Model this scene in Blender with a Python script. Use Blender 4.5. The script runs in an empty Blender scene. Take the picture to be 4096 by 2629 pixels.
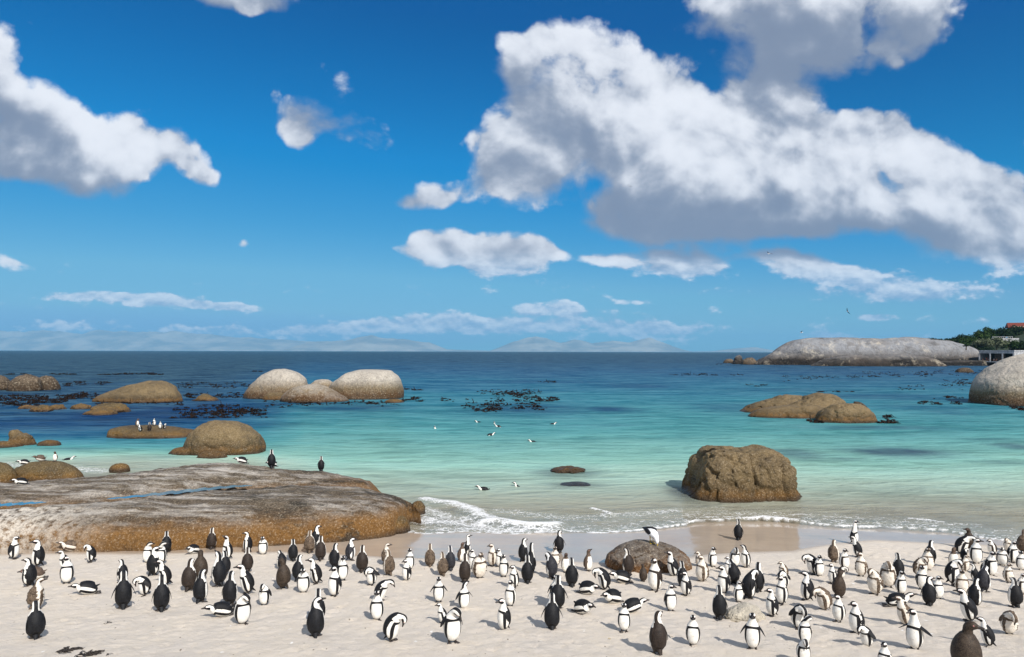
import bpy, bmesh, math, random
import numpy as np
from mathutils import Vector, Matrix
from mathutils.bvhtree import BVHTree
R = math.radians
scene = bpy.context.scene
COL = scene.collection
# ------------------------------------------------------------------ camera
F = 2731.0; CXP, CYP = 2048.0, 1314.5; CAMZ = 5.9
PITCH = math.atan((1406-1314.5)/F); ROLL = R(0.13)
_r0 = Vector((1,0,0)); _f = Vector((0,math.cos(PITCH),math.sin(PITCH))); _u0 = _r0.cross(_f)
_r = _r0*math.cos(ROLL)+_u0*math.sin(ROLL); _u = _u0*math.cos(ROLL)-_r0*math.sin(ROLL)
CAMP = Vector((0,0,CAMZ))
cd = bpy.data.cameras.new('camera'); cam = bpy.data.objects.new('camera', cd); COL.objects.link(cam)
cd.sensor_width = 36; cd.lens = 36*F/4096; cd.clip_start = .1; cd.clip_end = 200000
m = Matrix((( _r.x,_u.x,-_f.x,0),(_r.y,_u.y,-_f.y,0),(_r.z,_u.z,-_f.z,CAMZ),(0,0,0,1)))
cam.matrix_world = m; scene.camera = cam
def pdir(px,py):
    return (_f*F + _r*(px-CXP) - _u*(py-CYP)).normalized()
def at_z(px,py,z=0.0):
    d = pdir(px,py); t = (z-CAMZ)/d.z; return CAMP+d*t
def at_y(px,py,y):
    d = pdir(px,py); return CAMP+d*(y/d.y)
# ------------------------------------------------------------------ light
SUN_EL, SUN_AZ = R(40), R(28)     # shadows fall 28 degrees to the left of straight ahead
ld = Vector((-math.sin(SUN_AZ)*math.cos(SUN_EL), math.cos(SUN_AZ)*math.cos(SUN_EL), -math.sin(SUN_EL)))
sl = bpy.data.lights.new('sun','SUN'); sl.energy = 4.8; sl.angle = R(.53); sl.color = (1,.955,.89)
so = bpy.data.objects.new('sun', sl); COL.objects.link(so); so.rotation_euler = ld.to_track_quat('-Z','Y').to_euler(); so.location=(10,-20,30)
scene.view_settings.view_transform = 'Standard'; scene.view_settings.look = 'None'
scene.view_settings.exposure = 0.25; scene.view_settings.gamma = 1
scene.cycles.max_bounces = 6; scene.cycles.diffuse_bounces = 2; scene.cycles.glossy_bounces = 3
scene.cycles.transparent_max_bounces = 8; scene.cycles.volume_bounces = 0
scene.cycles.use_denoising = True
scene.cycles.caustics_reflective = False; scene.cycles.caustics_refractive = False

# ------------------------------------------------------------------ node helpers
class NT:
    def __init__(s, tree): s.t = tree; s.n = tree.nodes; s.l = tree.links; s.n.clear()
    def node(s, typ, **kw):
        n = s.n.new(typ)
        for k,v in kw.items(): setattr(n,k,v)
        return n
    def put(s, sock, v):
        if isinstance(v, bpy.types.NodeSocket): s.l.new(v, sock)
        elif v is not None:
            if hasattr(sock,'default_value'):
                if isinstance(v,(tuple,list)) and len(v)==3 and sock.type=='RGBA': v=(*v,1)
                sock.default_value = v
    def math(s, op, a, b=None, c=None, clamp=False):
        n = s.node('ShaderNodeMath', operation=op, use_clamp=clamp); s.put(n.inputs[0],a); s.put(n.inputs[1],b)
        if c is not None: s.put(n.inputs[2],c)
        return n.outputs[0]
    def vmath(s, op, a, b=None, out=0, scale=None):
        n = s.node('ShaderNodeVectorMath', operation=op); s.put(n.inputs[0],a)
        if b is not None: s.put(n.inputs[1],b)
        if scale is not None: s.put(n.inputs['Scale'],scale)
        return n.outputs[out]
    def comb(s,x,y,z):
        n = s.node('ShaderNodeCombineXYZ'); s.put(n.inputs[0],x); s.put(n.inputs[1],y); s.put(n.inputs[2],z); return n.outputs[0]
    def sep(s,v):
        n = s.node('ShaderNodeSeparateXYZ'); s.put(n.inputs[0],v); return n.outputs
    def noise(s, vec, scale, detail=4, rough=.5, dist=0, col=False):
        n = s.node('ShaderNodeTexNoise'); s.put(n.inputs['Vector'],vec); s.put(n.inputs['Scale'],scale); s.put(n.inputs['Detail'],detail)
        s.put(n.inputs['Roughness'],rough); s.put(n.inputs['Distortion'],dist); return n.outputs[1 if col else 0]
    def voro(s, vec, scale, feature='F1', out=0, rnd=1.0, detail=0):
        n = s.node('ShaderNodeTexVoronoi', feature=feature); s.put(n.inputs['Vector'],vec); s.put(n.inputs['Scale'],scale); s.put(n.inputs['Randomness'],rnd)
        if detail: s.put(n.inputs['Detail'],detail)
        return n.outputs[out]
    def mix(s, f, a, b, blend='MIX'):
        n = s.node('ShaderNodeMix', data_type='RGBA', blend_type=blend); s.put(n.inputs[0],f); s.put(n.inputs[6],a); s.put(n.inputs[7],b); return n.outputs[2]
    def ramp(s, f, stops, interp='LINEAR'):
        n = s.node('ShaderNodeValToRGB'); r = n.color_ramp; r.interpolation = interp
        while len(r.elements)<len(stops): r.elements.new(.5)
        for e,(p,c) in zip(r.elements, stops):
            e.position = p; e.color = (c,c,c,1) if isinstance(c,(int,float)) else (*c,1)
        s.put(n.inputs[0],f); return n.outputs[0]
    def mr(s, v, a, b, c=0., d=1., smooth=False):
        n = s.node('ShaderNodeMapRange', interpolation_type='SMOOTHSTEP' if smooth else 'LINEAR')
        for i,q in enumerate((v,a,b,c,d)): s.put(n.inputs[i],q)
        return n.outputs[0]
    def mapping(s, vec, loc=(0,0,0), rot=(0,0,0), scale=(1,1,1)):
        n = s.node('ShaderNodeMapping'); s.put(n.inputs[0],vec); s.put(n.inputs[1],loc); s.put(n.inputs[2],rot); s.put(n.inputs[3],scale); return n.outputs[0]
    def bump(s, h, strength=.5, dist=.02, normal=None):
        n = s.node('ShaderNodeBump'); s.put(n.inputs['Strength'],strength); s.put(n.inputs['Distance'],dist); s.put(n.inputs['Height'],h)
        if normal is not None: s.put(n.inputs['Normal'],normal)
        return n.outputs[0]
    def attr(s, name):
        return s.node('ShaderNodeAttribute', attribute_name=name).outputs['Fac']
def srgb(r,g,b):
    f = lambda c: (c/255/12.92) if c/255<=.04045 else ((c/255+.055)/1.055)**2.4
    return (f(r),f(g),f(b))
def new_mat(name):
    mt = bpy.data.materials.new(name); mt.use_nodes = True; return mt, NT(mt.node_tree)
def finish(nt, shader, disp=None):
    o = nt.node('ShaderNodeOutputMaterial'); nt.l.new(shader, o.inputs[0])
def pbsdf(nt, col, rough=.6, normal=None, spec=.5, **kw):
    n = nt.node('ShaderNodeBsdfPrincipled'); nt.put(n.inputs['Base Color'],col); nt.put(n.inputs['Roughness'],rough); nt.put(n.inputs['Specular IOR Level'],spec)
    if normal is not None: nt.put(n.inputs['Normal'],normal)
    return n.outputs[0]

# ------------------------------------------------------------------ sky with clouds
w = bpy.data.worlds.new('World'); scene.world = w; w.use_nodes = True
nt = NT(w.node_tree)
sky = nt.node('ShaderNodeTexSky', sky_type='NISHITA'); sky.sun_disc=False; sky.sun_elevation=SUN_EL; sky.sun_rotation=math.pi-SUN_AZ
sky.altitude=0; sky.air_density=1.0; sky.dust_density=0.1; sky.ozone_density=6
sc_ = nt.node('ShaderNodeSeparateColor'); nt.l.new(sky.outputs[0], sc_.inputs[0])
# a polarising filter on clean southern air: deepen each channel of the physical sky
SKYC = [[(0,0),(.055,0),(.085,.003),(.125,.05),(.188,.15),(.29,.20),(.42,.18)],
        [(0,.02),(.09,.092),(.153,.222),(.224,.315),(.31,.44),(.4,.475),(.44,.41)],
        [(0,.1),(.188,.33),(.286,.575),(.373,.635),(.431,.68),(.6,.7)]]
cc = nt.node('ShaderNodeCombineColor')
for i in range(3): nt.put(cc.inputs[i], nt.ramp(nt.math('MULTIPLY', sc_.outputs[i], .05), SKYC[i]))
skycol = cc.outputs[0]
tc = nt.node('ShaderNodeTexCoord').outputs['Generated']
dx,dy,dz = nt.sep(tc)
rawsky = sky.outputs[0]
dyc = nt.math('MAXIMUM', dy, .02)
U = nt.math('DIVIDE', dx, dyc); V = nt.math('DIVIDE', dz, dyc)
P00 = nt.comb(U,V,0.0)
def uv(px,py):
    d = pdir(px,py); return d.x/d.y, d.z/d.y
NB = 14; RS = 1.30
def seq(P, v):   # keeps the long shader evaluating in order (adds a billionth)
    n = nt.node('ShaderNodeVectorMath', operation='MULTIPLY_ADD'); nt.put(n.inputs[0], v); n.inputs[1].default_value=(1e-9,)*3; nt.put(n.inputs[2], P); return n.outputs[0]
def field(P, blobs):
    tot = None; part = None
    for i,(px,py,rx,ry,rot,wt) in enumerate(blobs):
        u_,v_ = uv(px,py)
        if tot is not None and i%2: P = seq(P, tot)
        g = nt.node('ShaderNodeTexGradient', gradient_type='SPHERICAL')
        tm = g.texture_mapping; tm.vector_type='TEXTURE'
        tm.translation=(u_,v_,0); tm.rotation=(0,0,R(rot)); tm.scale=(rx/F,ry/F,1)
        nt.l.new(P, g.inputs[0])
        tot = nt.math('MULTIPLY', g.outputs[1], wt) if tot is None else nt.math('MULTIPLY_ADD', g.outputs[1], wt, tot)
        if i == NB-1: part = tot
    return (part or tot), tot
def n2(v, sc, det, ro, col=False):
    o = nt.noise(v, sc, det, ro, col=col); o.node.noise_dimensions = '2D'; return o
def madd(v, m, a):
    n = nt.node('ShaderNodeVectorMath', operation='MULTIPLY_ADD'); nt.put(n.inputs[0],v); nt.put(n.inputs[1],m); nt.put(n.inputs[2],a); return n.outputs[0]
def dens(P, full=True):
    """cloud density in direction P: broad masses plus detail that is finer towards the horizon as distance grows"""
    y = nt.sep(P)[1]
    far = nt.mr(y, .10, .155, smooth=True)
    wv = nt.vmath('SUBTRACT', n2(P, 4.3, 2, .5, True), (.5,.5,.5))
    k = nt.mr(far, 0, 1, .018, .060)
    Pw = madd(wv, nt.comb(k, nt.math('MULTIPLY',k,.7), 0.), P)
    Qa = madd(Pw, (1,1.12,1), (3,0,0)); Qb = madd(Pw, (1,1.9,1), (7,2,0))
    part, M = field(Pw, blobs if full else blobs[:NB])
    na = n2(Qa, 5.2, 9 if full else 6, .58)
    nb = n2(Qb, 19., 5 if full else 3, .58)
    va = nt.voro(Qa, 11., 'F1', 0, detail=2); va.node.voronoi_dimensions = '2D'
    n1 = nt.math('ADD', nb, nt.math('MULTIPLY', far, nt.math('SUBTRACT', na, nb)))
    n = nt.math('SUBTRACT', nt.math('MULTIPLY_ADD', n1, 2.3, -1.15), nt.math('MULTIPLY_ADD', nt.math('MULTIPLY',va,far), .62, -.27))
    n = nt.math('MULTIPLY', n, nt.mr(far,0,1,.85,1.1))
    Mp = nt.math('MULTIPLY_ADD', n, AMP, nt.math('MINIMUM', part, 1.5))
    return nt.math('MULTIPLY_ADD', n, AMP, nt.math('MINIMUM', M, 1.46)), Mp, far
# broad masses: photo-derived bearings (centre, half widths, tilt, weight)
big = [ # big cloud, centre right
 (2270,260,330,230,-15,1.3),(2110,270,190,150,20,.9),(2480,380,420,250,-25,1.1),(2130,430,260,200,0,.9),(2130,590,270,180,0,.95),(1960,650,160,130,0,.7),(1980,760,300,110,5,.85),(1720,800,190,60,12,.85),(1610,835,110,45,0,.6),
 (2800,530,520,280,-15,1.2),(2700,720,600,230,-4,1.3),(3250,590,520,200,-14,1.1),(3050,830,640,150,-3,1.2),(3620,700,460,210,-14,1.1),(3880,640,200,80,-25,.4),(3560,890,480,150,-5,1.),(3960,860,300,220,-20,1.),(4080,980,240,130,0,.9),(2480,860,260,100,0,.9),(2900,900,520,70,0,.7),(3760,985,210,60,0,.6),(3080,440,110,110,0,.5),(3500,640,260,200,20,1.2),(3750,760,300,130,-15,.6),(3600,520,200,90,-10,.5),
 # grey cloud, top right
 (2960,60,300,230,-5,1.1),(3200,170,340,250,-20,1.1),(3450,0,480,220,0,1.3),(3700,90,200,170,30,.7),(3060,320,200,110,-20,.5),(3500,220,260,120,20,.6),
 # white cloud, left
 (-60,260,260,240,0,1.2),(60,480,300,220,-10,1.2),(330,600,380,170,-14,1.2),(120,690,420,110,0,1.),(640,590,240,140,-20,.9),(780,660,190,85,-48,.66),(850,740,100,50,0,.5),
 # small ones
 (1180,440,150,100,-30,.78),(1320,520,230,120,-12,.9),(1220,570,100,60,-60,.6),(1060,285,80,45,-10,.75),(1100,370,60,36,60,.6),
 (850,-10,290,75,0,1.1),(1060,10,190,60,0,1.),(4120,560,100,80,0,.9),(1945,20,80,60,30,.35),(2010,140,60,50,0,.4)]
# light and shade inside the masses: where upper parts shadow lower ones
bsh = [(60,470,460,150,-18,-2.0),(420,560,260,120,-15,.5),(260,660,460,110,-4,.6),(2720,600,400,230,-12,.75),(3100,700,560,130,-8,.5),(2300,320,260,170,-20,.3),(3130,430,160,90,0,.6),
 (2850,830,760,130,0,-1.3),(2350,800,260,90,0,-.35),(2560,520,200,160,0,.5),(3350,930,760,110,0,-.9),(3200,190,950,380,-10,-1.5),(3000,620,1500,420,-10,-.28),(2900,20,400,140,0,.5),(2420,560,260,120,-20,-.5),(3250,500,460,70,-18,-.6),(3950,780,380,170,-20,-.5),(3680,985,240,50,0,.7),(3930,970,200,70,0,.3),(2050,650,260,140,0,-.35),(1800,850,300,60,8,-.5),(1260,560,420,160,0,-.45),(900,20,500,110,0,-.6),(740,700,260,60,-40,-.3),(240,770,560,70,0,-1.0),(3500,760,360,90,-14,.25),(2130,430,220,150,0,-.1)]
mid = [(1730,985,150,80,0,1),(1890,1000,230,90,-4,1.2),(2060,1030,200,90,-5,1.),(2160,1010,110,70,0,.8),(1570,990,130,26,-14,.5),(2370,1025,170,45,0,.8),(2620,1010,280,85,-3,1.2),(2790,1060,170,75,0,1.),
 (3190,1060,260,50,-10,.95),(3400,1110,330,75,-8,1.1),(3740,1165,280,52,-3,1.),(3030,1030,110,24,0,.5),(0,1000,70,100,20,.8),(70,1060,110,38,-10,.6),(980,975,60,28,0,.65),(3500,1262,110,18,0,.8)]
msh = [(2650,1095,320,45,0,-.8),(1900,1090,500,35,0,-.5),(3450,1180,700,50,-6,-.6),(3200,1030,300,36,-6,.4),(2620,975,300,40,0,.2),(1850,960,400,40,0,.2),(3500,1262,200,60,0,-.6)]
low = [(340,1190,230,22,0,1.),(640,1205,240,34,0,1.1),(880,1222,200,20,-3,1.),(2130,1235,90,34,0,1.05),(2260,1232,80,38,0,1.05),
 (1500,1300,250,40,0,.95),(1750,1290,260,50,0,1.15),(1980,1310,260,42,0,1.05),(2300,1290,380,56,0,.8),(2650,1315,330,46,0,.8),(1200,1320,200,34,0,.85),(800,1325,260,34,0,.75),(300,1310,300,40,0,.62),(3330,1340,150,18,0,.8),(3860,1300,160,34,0,.55),(2550,1205,110,18,0,.65)]
big = [(a,b,c*RS,d*RS,e,f) for a,b,c,d,e,f in big]; mid = [(a,b,c*1.2,d*1.3,e,f) for a,b,c,d,e,f in mid]; low = [(a,b,c*1.1,d*1.2,e,f*1.05) for a,b,c,d,e,f in low]
AMP = .8
shades = bsh+msh+[(500,1210,900,20,0,-.2),(2400,1310,900,60,0,-.3)]
blobs = big+mid+low
blobs.sort(key=lambda b:-b[2]*b[3]*b[5])
D, Dp, far = dens(P00)
k_ = nt.mr(far, 0, 1, .006, .030)
up = nt.vmath('ADD', nt.comb(nt.math('MULTIPLY',k_,.35), k_, 0.), seq(P00, D))
D2 = dens(up, False)[1]
L0 = nt.math('MULTIPLY_ADD', nt.math('SUBTRACT', nt.math('MINIMUM',Dp,1.7), nt.math('MINIMUM',D2,1.7)), 1.45, .56)
alpha = nt.mr(D, .38, nt.mr(L0,.35,.75,1.05,.74), smooth=True)
lit = nt.math('SUBTRACT', nt.math('MINIMUM',Dp,1.7), nt.math('MINIMUM',D2,1.7))
L = nt.math('MULTIPLY_ADD', lit, 1.9, .49)
L = nt.math('ADD', L, field(madd(n2(seq(P00,L),9.,3,.6,True), (.06,.04,0), madd(P00,(1,1,1),(-.03,-.02,0))), shades)[1])
L = nt.math('DIVIDE', 1., nt.math('ADD', 1., nt.math('EXPONENT', nt.math('MULTIPLY_ADD', L, -2.9, 1.30))))
dark = nt.mix(far, srgb(122,160,200), srgb(126,140,164)); brt = nt.mix(far, srgb(236,243,252), srgb(234,238,246))
c = nt.mix(L, dark, brt)
col = nt.mix(nt.math('MULTIPLY', alpha, nt.mr(far,0,1,.86,1.)), skycol, c)
# unseen sky overhead and behind: whitened, broken cloud added to neutralise blue shadows
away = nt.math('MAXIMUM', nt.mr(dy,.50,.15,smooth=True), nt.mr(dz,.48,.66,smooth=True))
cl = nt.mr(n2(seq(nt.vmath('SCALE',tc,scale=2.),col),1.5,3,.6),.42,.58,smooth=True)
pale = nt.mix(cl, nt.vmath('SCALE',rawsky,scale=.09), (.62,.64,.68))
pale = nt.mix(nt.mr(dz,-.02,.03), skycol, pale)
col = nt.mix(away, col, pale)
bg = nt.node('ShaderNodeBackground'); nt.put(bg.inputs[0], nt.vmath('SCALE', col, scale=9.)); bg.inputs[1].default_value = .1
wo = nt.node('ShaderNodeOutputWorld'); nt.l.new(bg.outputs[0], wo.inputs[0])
w.cycles.sampling_method = 'MANUAL'; w.cycles.sample_map_resolution = 512

# ------------------------------------------------------------------ numpy noise
_rng = np.random.RandomState(7)
_perm = np.tile(_rng.permutation(256), 3)
_grad = _rng.normal(size=(256,3)); _grad /= np.linalg.norm(_grad,axis=1)[:,None]
def gnoise(p):
    p = np.asarray(p,float); i = np.floor(p).astype(int); f = p-i; i &= 255; u = f*f*f*(f*(f*6-15)+10)
    out = 0
    for a in (0,1):
        wa = u[:,0] if a else 1-u[:,0]
        for b in (0,1):
            wb = u[:,1] if b else 1-u[:,1]
            for c in (0,1):
                wc = u[:,2] if c else 1-u[:,2]
                h = _perm[_perm[_perm[i[:,0]+a]+i[:,1]+b]+i[:,2]+c]
                out = out + wa*wb*wc*(_grad[h]*(f-np.array([a,b,c]))).sum(1)
    return out*1.6
def fbm(p, oct=4, gain=.5, ridge=False):
    p = np.asarray(p,float); s = np.zeros(len(p)); a = 1; n = 0
    for k in range(oct):
        v = gnoise(p*2**k+17.3*k); v = 1-2*np.abs(v) if ridge else v
        s += a*v; n += a; a *= gain
    return s/n
# ------------------------------------------------------------------ object helpers
def tag(o, label=None, cat=None, group=None, kind=None):
    if label: o['label'] = label
    if cat: o['category'] = cat
    if group: o['group'] = group
    if kind: o['kind'] = kind
    return o
def mesh_obj(name, V, Fc, mats=(), parent=None, attrs=None, smooth=True, mi=None, loc=None):
    me = bpy.data.meshes.new(name)
    V = np.asarray(V, float)
    if loc is not None: V = V-np.array(loc)
    if isinstance(Fc, np.ndarray) and Fc.ndim==2:
        k = Fc.shape[1]; me.vertices.add(len(V)); me.vertices.foreach_set('co', V.ravel())
        me.loops.add(Fc.size); me.loops.foreach_set('vertex_index', Fc.ravel().astype(np.int32))
        me.polygons.add(len(Fc)); me.polygons.foreach_set('loop_start', np.arange(0,Fc.size,k,dtype=np.int32))
        me.update(calc_edges=True)
    else:
        me.from_pydata(V.tolist(), [], Fc)
    for m_ in (mats if isinstance(mats,(list,tuple)) else [mats]): me.materials.append(m_)
    if mi is not None: me.polygons.foreach_set('material_index', np.asarray(mi,np.int32))
    if attrs:
        for k_,v in attrs.items():
            at = me.attributes.new(k_,'FLOAT','POINT'); at.data.foreach_set('value', np.asarray(v,np.float32))
    if smooth: me.shade_smooth()
    me.validate()
    o = bpy.data.objects.new(name, me); COL.objects.link(o)
    if loc is not None: o.location = loc
    if parent: o.parent = parent
    return o
def gridfaces(nr, nc, wrap=False):
    r = np.arange(nr-1)[:,None]; c = np.arange(nc if wrap else nc-1)[None,:]; c2 = (c+1)%nc
    return np.stack([(r*nc+c),(r*nc+c2),((r+1)*nc+c2),((r+1)*nc+c)],-1).reshape(-1,4)
_ico = {}
def ico(n):
    if n not in _ico:
        bm = bmesh.new(); bmesh.ops.create_icosphere(bm, subdivisions=n, radius=1)
        V = np.array([v.co[:] for v in bm.verts]); Fc = np.array([[v.index for v in f.verts] for f in bm.faces]); bm.free(); _ico[n]=(V,Fc)
    return _ico[n]

# ------------------------------------------------------------------ shore
WL = [(-900,2090),(400,2100),(1200,2120),(1625,2127),(1700,2138),(1787,2131),(1853,2125),(2050,2138),(2175,2129),(2437,2129),(2569,2120),(2656,2107),(2744,2096),(2783,2081),(3050,2074),(3155,2083),(3330,2100),(3593,2109),(3790,2120),(3899,2144),(3965,2155),(4022,2162),(4096,2163),(4400,2180),(5000,2200)]
WLw = [at_z(x,y,.02) for x,y in WL]; wlx = np.array([p.x for p in WLw]); wly = np.array([p.y for p in WLw])
def shore_y(x): return np.interp(x, wlx, wly)
def sand_z(x, y):
    x = np.asarray(x,float); y = np.asarray(y,float)
    # gently smoothed shoreline for the slope, the swash edge keeps its own wiggles
    t = 22.3 + np.clip(x,0,14)*-.06 + .9*np.exp(-((x-9)/3.5)**2) + np.minimum(0, (x+5)*0) - y
    up = .055*t + .0047*np.clip(t,0,None)**2; up = np.where(t>13.5, .055*t+.0047*182+ .127*(t-13.5), up); up = np.where(t>17, 2.1+.02*(t-17)+ (0.055*17+.0047*182+.127*3.5-2.1), up)
    dn = np.where(t>-14, .055*t+ -.0022*t*t, -1.2+.02*(t+14)); dn = np.maximum(dn,-9)
    return np.where(t>0, up, dn)
def ground_hit(px,py):
    d = pdir(px,py); t = 3.0
    for _ in range(400):
        p = CAMP+d*t; h = p.z-float(sand_z(p.x,p.y))
        if h<.002: break
        t += max(h*.7,.002)
    return CAMP+d*t
WET = [(-900,2225),(900,2205),(1306,2205),(1394,2219),(1547,2225),(1678,2232),(1875,2236),(2306,2245),(2415,2249),(2765,2223),(3050,2206),(3164,2201),(3308,2173),(3483,2160),(3658,2166),(3790,2171),(4008,2182),(4096,2190),(5000,2240)]
WTw = [ground_hit(x,y) for x,y in WET]; wtx = np.array([p.x for p in WTw]); wty = np.array([p.y for p in WTw])

def lines(a, b, step, growth, lo, hi):
    mid_ = list(np.arange(a,b+1e-6,step)); s = step; v = b
    while v<hi: s*=growth; v+=s; mid_.append(min(v,hi))
    s = step; v = a; left=[]
    while v>lo: s*=growth; v-=s; left.append(max(v,lo))
    return np.array(left[::-1]+mid_)
# sand and seabed, one sheet
gx = lines(-17,19,.09,1.16,-24000,24000); gy = lines(8,31,.09,1.16,-300,24000)
X,Y = np.meshgrid(gx,gy); Xf,Yf = X.ravel(),Y.ravel()
Z = sand_z(Xf,Yf)
near = ((np.abs(Xf-1)<19)&(Yf<34)&(Yf>6)).astype(float)
P3 = np.stack([Xf*.5,Yf*.5,0*Xf],1)
dry = np.clip((np.interp(Xf,wtx,wty)-Yf)/1.2,0,1)
Z = Z + near*fbm(P3*.7,3)*.03 + near*dry*(fbm(P3*5,3)*.02)
# trampled hollows of feet
pr = np.random.RandomState(3)
hx = pr.uniform(-13,15,4200); hy = pr.uniform(9,22,4200)
dent = np.zeros_like(Xf); ix0 = np.searchsorted(gx,hx); iy0 = np.searchsorted(gy,hy); D2_ = dent.reshape(X.shape)
for a,b,cx_,cy_ in zip(ix0,iy0,hx,hy):
    sx = slice(max(a-3,0),a+4); sy = slice(max(b-3,0),b+4); rr = (gx[None,sx]-cx_)**2+(gy[sy,None]-cy_)**2
    D2_[sy,sx] += -.024*np.exp(-rr/.005)+.011*np.exp(-(np.sqrt(rr)-.13)**2/.003)
Z = Z+dent*dry
wet = np.clip(1-(np.interp(Xf,wtx,wty)-Yf+.25*fbm(P3*1.3,3))/.35,0,1)
sand_m, nt = new_mat('sand')
pos = nt.node('ShaderNodeNewGeometry').outputs['Position']
n1 = nt.noise(pos,.9,5,.6); n2_ = nt.noise(pos,9,6,.65); n3 = nt.noise(pos,75,4,.6); n4 = nt.noise(pos,320,2,.6)
base = nt.mix(nt.mr(n1,.35,.68), srgb(204,194,181), srgb(212,200,183))
base = nt.mix(nt.mr(n2_,.4,.75,0,.45), base, srgb(214,206,200))
base = nt.mix(nt.mr(n2_,.60,.72,0,.35), base, srgb(206,184,160))
base = nt.mix(nt.mr(n3,.62,.78,0,.5), base, srgb(150,138,126))
sp = nt.voro(pos,26,'F1',0); spc = nt.noise(pos,3.3,3,.6)
base = nt.mix(nt.math('MULTIPLY',nt.mr(sp,.07,.12,1,0),nt.mr(spc,.50,.56,0,.9)), base, srgb(86,74,62))
sp2 = nt.voro(nt.mapping(pos,loc=(3,1,2)),41,'F1',0)
base = nt.mix(nt.math('MULTIPLY',nt.mr(sp2,.05,.1,1,0),nt.mr(spc,.42,.38,0,.7)), base, srgb(240,236,230))
gv = nt.voro(nt.vmath('ADD',nt.mapping(pos,loc=(9,4,0),rot=(0,0,.6),scale=(1,.45,1)),nt.vmath('SCALE',nt.noise(pos,6,3,.6,col=True),scale=.12)),2.6,'F1',0)
base = nt.mix(nt.math('MULTIPLY',nt.mr(gv,.05,.09,1,0),nt.mr(spc,.47,.53,0,.75)), base, srgb(246,244,240))
sp3 = nt.voro(nt.mapping(pos,loc=(1,7,2),scale=(1,.5,1)),7.,'F1',0)
base = nt.mix(nt.math('MULTIPLY',nt.mr(sp3,.06,.11,1,0),nt.mr(spc,.54,.58,0,.85)), base, srgb(92,78,64))
wetm = nt.attr('wet')
wcol = nt.mix(nt.mr(n1,.3,.7), srgb(172,156,140), srgb(182,166,148))
colr = nt.mix(wetm, base, wcol)
rough = nt.mr(wetm, .15,.95,.9,.10)
bmp = nt.math('ADD', nt.math('MULTIPLY',n2_,.8), nt.math('ADD', nt.math('MULTIPLY',n3,.35), nt.math('MULTIPLY',n4,.12)))
ripple = nt.noise(nt.mapping(pos,scale=(.6,2.6,1)),1.5,3,.5)
bmp = nt.math('MULTIPLY', bmp, nt.mr(wetm,0,.8,1,.0))
bmp = nt.math('ADD', bmp, nt.math('MULTIPLY', nt.math('MULTIPLY',ripple,wetm),.16))
nrm = nt.bump(bmp, .9, .03)
finish(nt, pbsdf(nt, colr, rough, nrm, spec=nt.mr(wetm,0,1,.15,.62)))
sand = mesh_obj('sand', np.stack([Xf,Yf,Z],1), gridfaces(len(gy),len(gx)), sand_m, attrs={'wet':wet})
tag(sand, kind='structure')

# ------------------------------------------------------------------ sea
sx_ = lines(-17,19,.11,1.07,-24000,24000); sy_ = lines(19.5,34,.11,1.045,19.2,24000)
X,Y = np.meshgrid(sx_,sy_); Xf,Yf = X.ravel(),Y.ravel(); N3 = np.stack([Xf,Yf,0*Xf],1)
swash = shore_y(Xf) + .10*fbm(N3*1.2,3) + .05*fbm(N3*5,2)
edge = Yf-swash                        # metres seaward of the swash edge
def pline(pts, sc=1.0):
    Wp = [at_z(x,y,.05) for x,y in pts]; best = np.full(len(Xf),1e9); sel = np.where((Yf<60)&(np.abs(Xf)<30))[0]; b = np.full(len(sel),1e9)
    for p,q in zip(Wp[:-1],Wp[1:]):
        d = np.array([q.x-p.x,q.y-p.y]); L2 = d@d+1e-9; t = np.clip(((Xf[sel]-p.x)*d[0]+(Yf[sel]-p.y)*d[1])/L2,0,1)
        b = np.minimum(b, np.hypot(Xf[sel]-p.x-t*d[0], Yf[sel]-p.y-t*d[1]))
    best[sel]=b; return best
wob = .25*fbm(N3*1.1,3)
c10 = pline([(1700,2075),(1850,2085),(2000,2120),(2200,2118)])
c1 = pline([(1700,1995),(1744,2004),(1809,2013),(1875,2031),(1919,2057),(1984,2083),(2050,2096),(2109,2100),(2219,2100)])+wob*.6
c1b = pline([(1930,2088),(2000,2086),(2109,2103),(2219,2104)])
c2 = pline([(2370,2033),(2400,2042),(2442,2057)]); c3 = pline([(3000,2072),(3060,2066),(3140,2072),(3200,2084)]); c4 = pline([(3640,2074),(3700,2078),(3768,2090)])
c5 = pline([(1760,2110),(1900,2112),(2100,2118)]); c6 = pline([(2000,2040),(2250,2070),(2400,2064),(2700,2040)]); c7 = pline([(2750,2058),(3100,2050),(3400,2068),(3900,2100)])
c8 = pline([(640,1880),(760,1895),(860,1905)]); c9 = pline([(0,1850),(120,1862),(300,1868),(420,1880)])
G = lambda d,s_: np.exp(-(d/s_)**2)
foam = np.maximum.reduce([G(c1,.50)*.76, G(c1+.5,.5)*.0, G(c1b,.38)*.8, G(c2,.16)*.85, G(c3,.20)*.8, G(c4,.16)*.7, G(c5,.6)*.62, G(c10,1.0)*.64, G(c6,.7)*.52, G(c7,.5)*.48, G(pline([(1690,2030),(1780,2060),(1900,2085)]),.7)*.58, G(c6,.4)*.42, G(c7,.5)*.36, G(c8,.8)*.75, G(c9,1.1)*.55,
   G(edge-.05,.07)*1.0, np.clip(1-edge/4.6,0,1)*.52*(edge>0), G(pline([(1660,2060),(1700,2050),(1760,2062),(1800,2090)]),.5)*.55])
foam = np.where(edge>0, foam, 0)
crest = .10*G(c1-.1,.40)+.06*G(c1b,.25)+.09*G(c2,.18)+.05*G(c3,.25)+.05*G(c4,.25)+.035*G(c6,.6)+.03*G(c7,.6)
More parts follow.
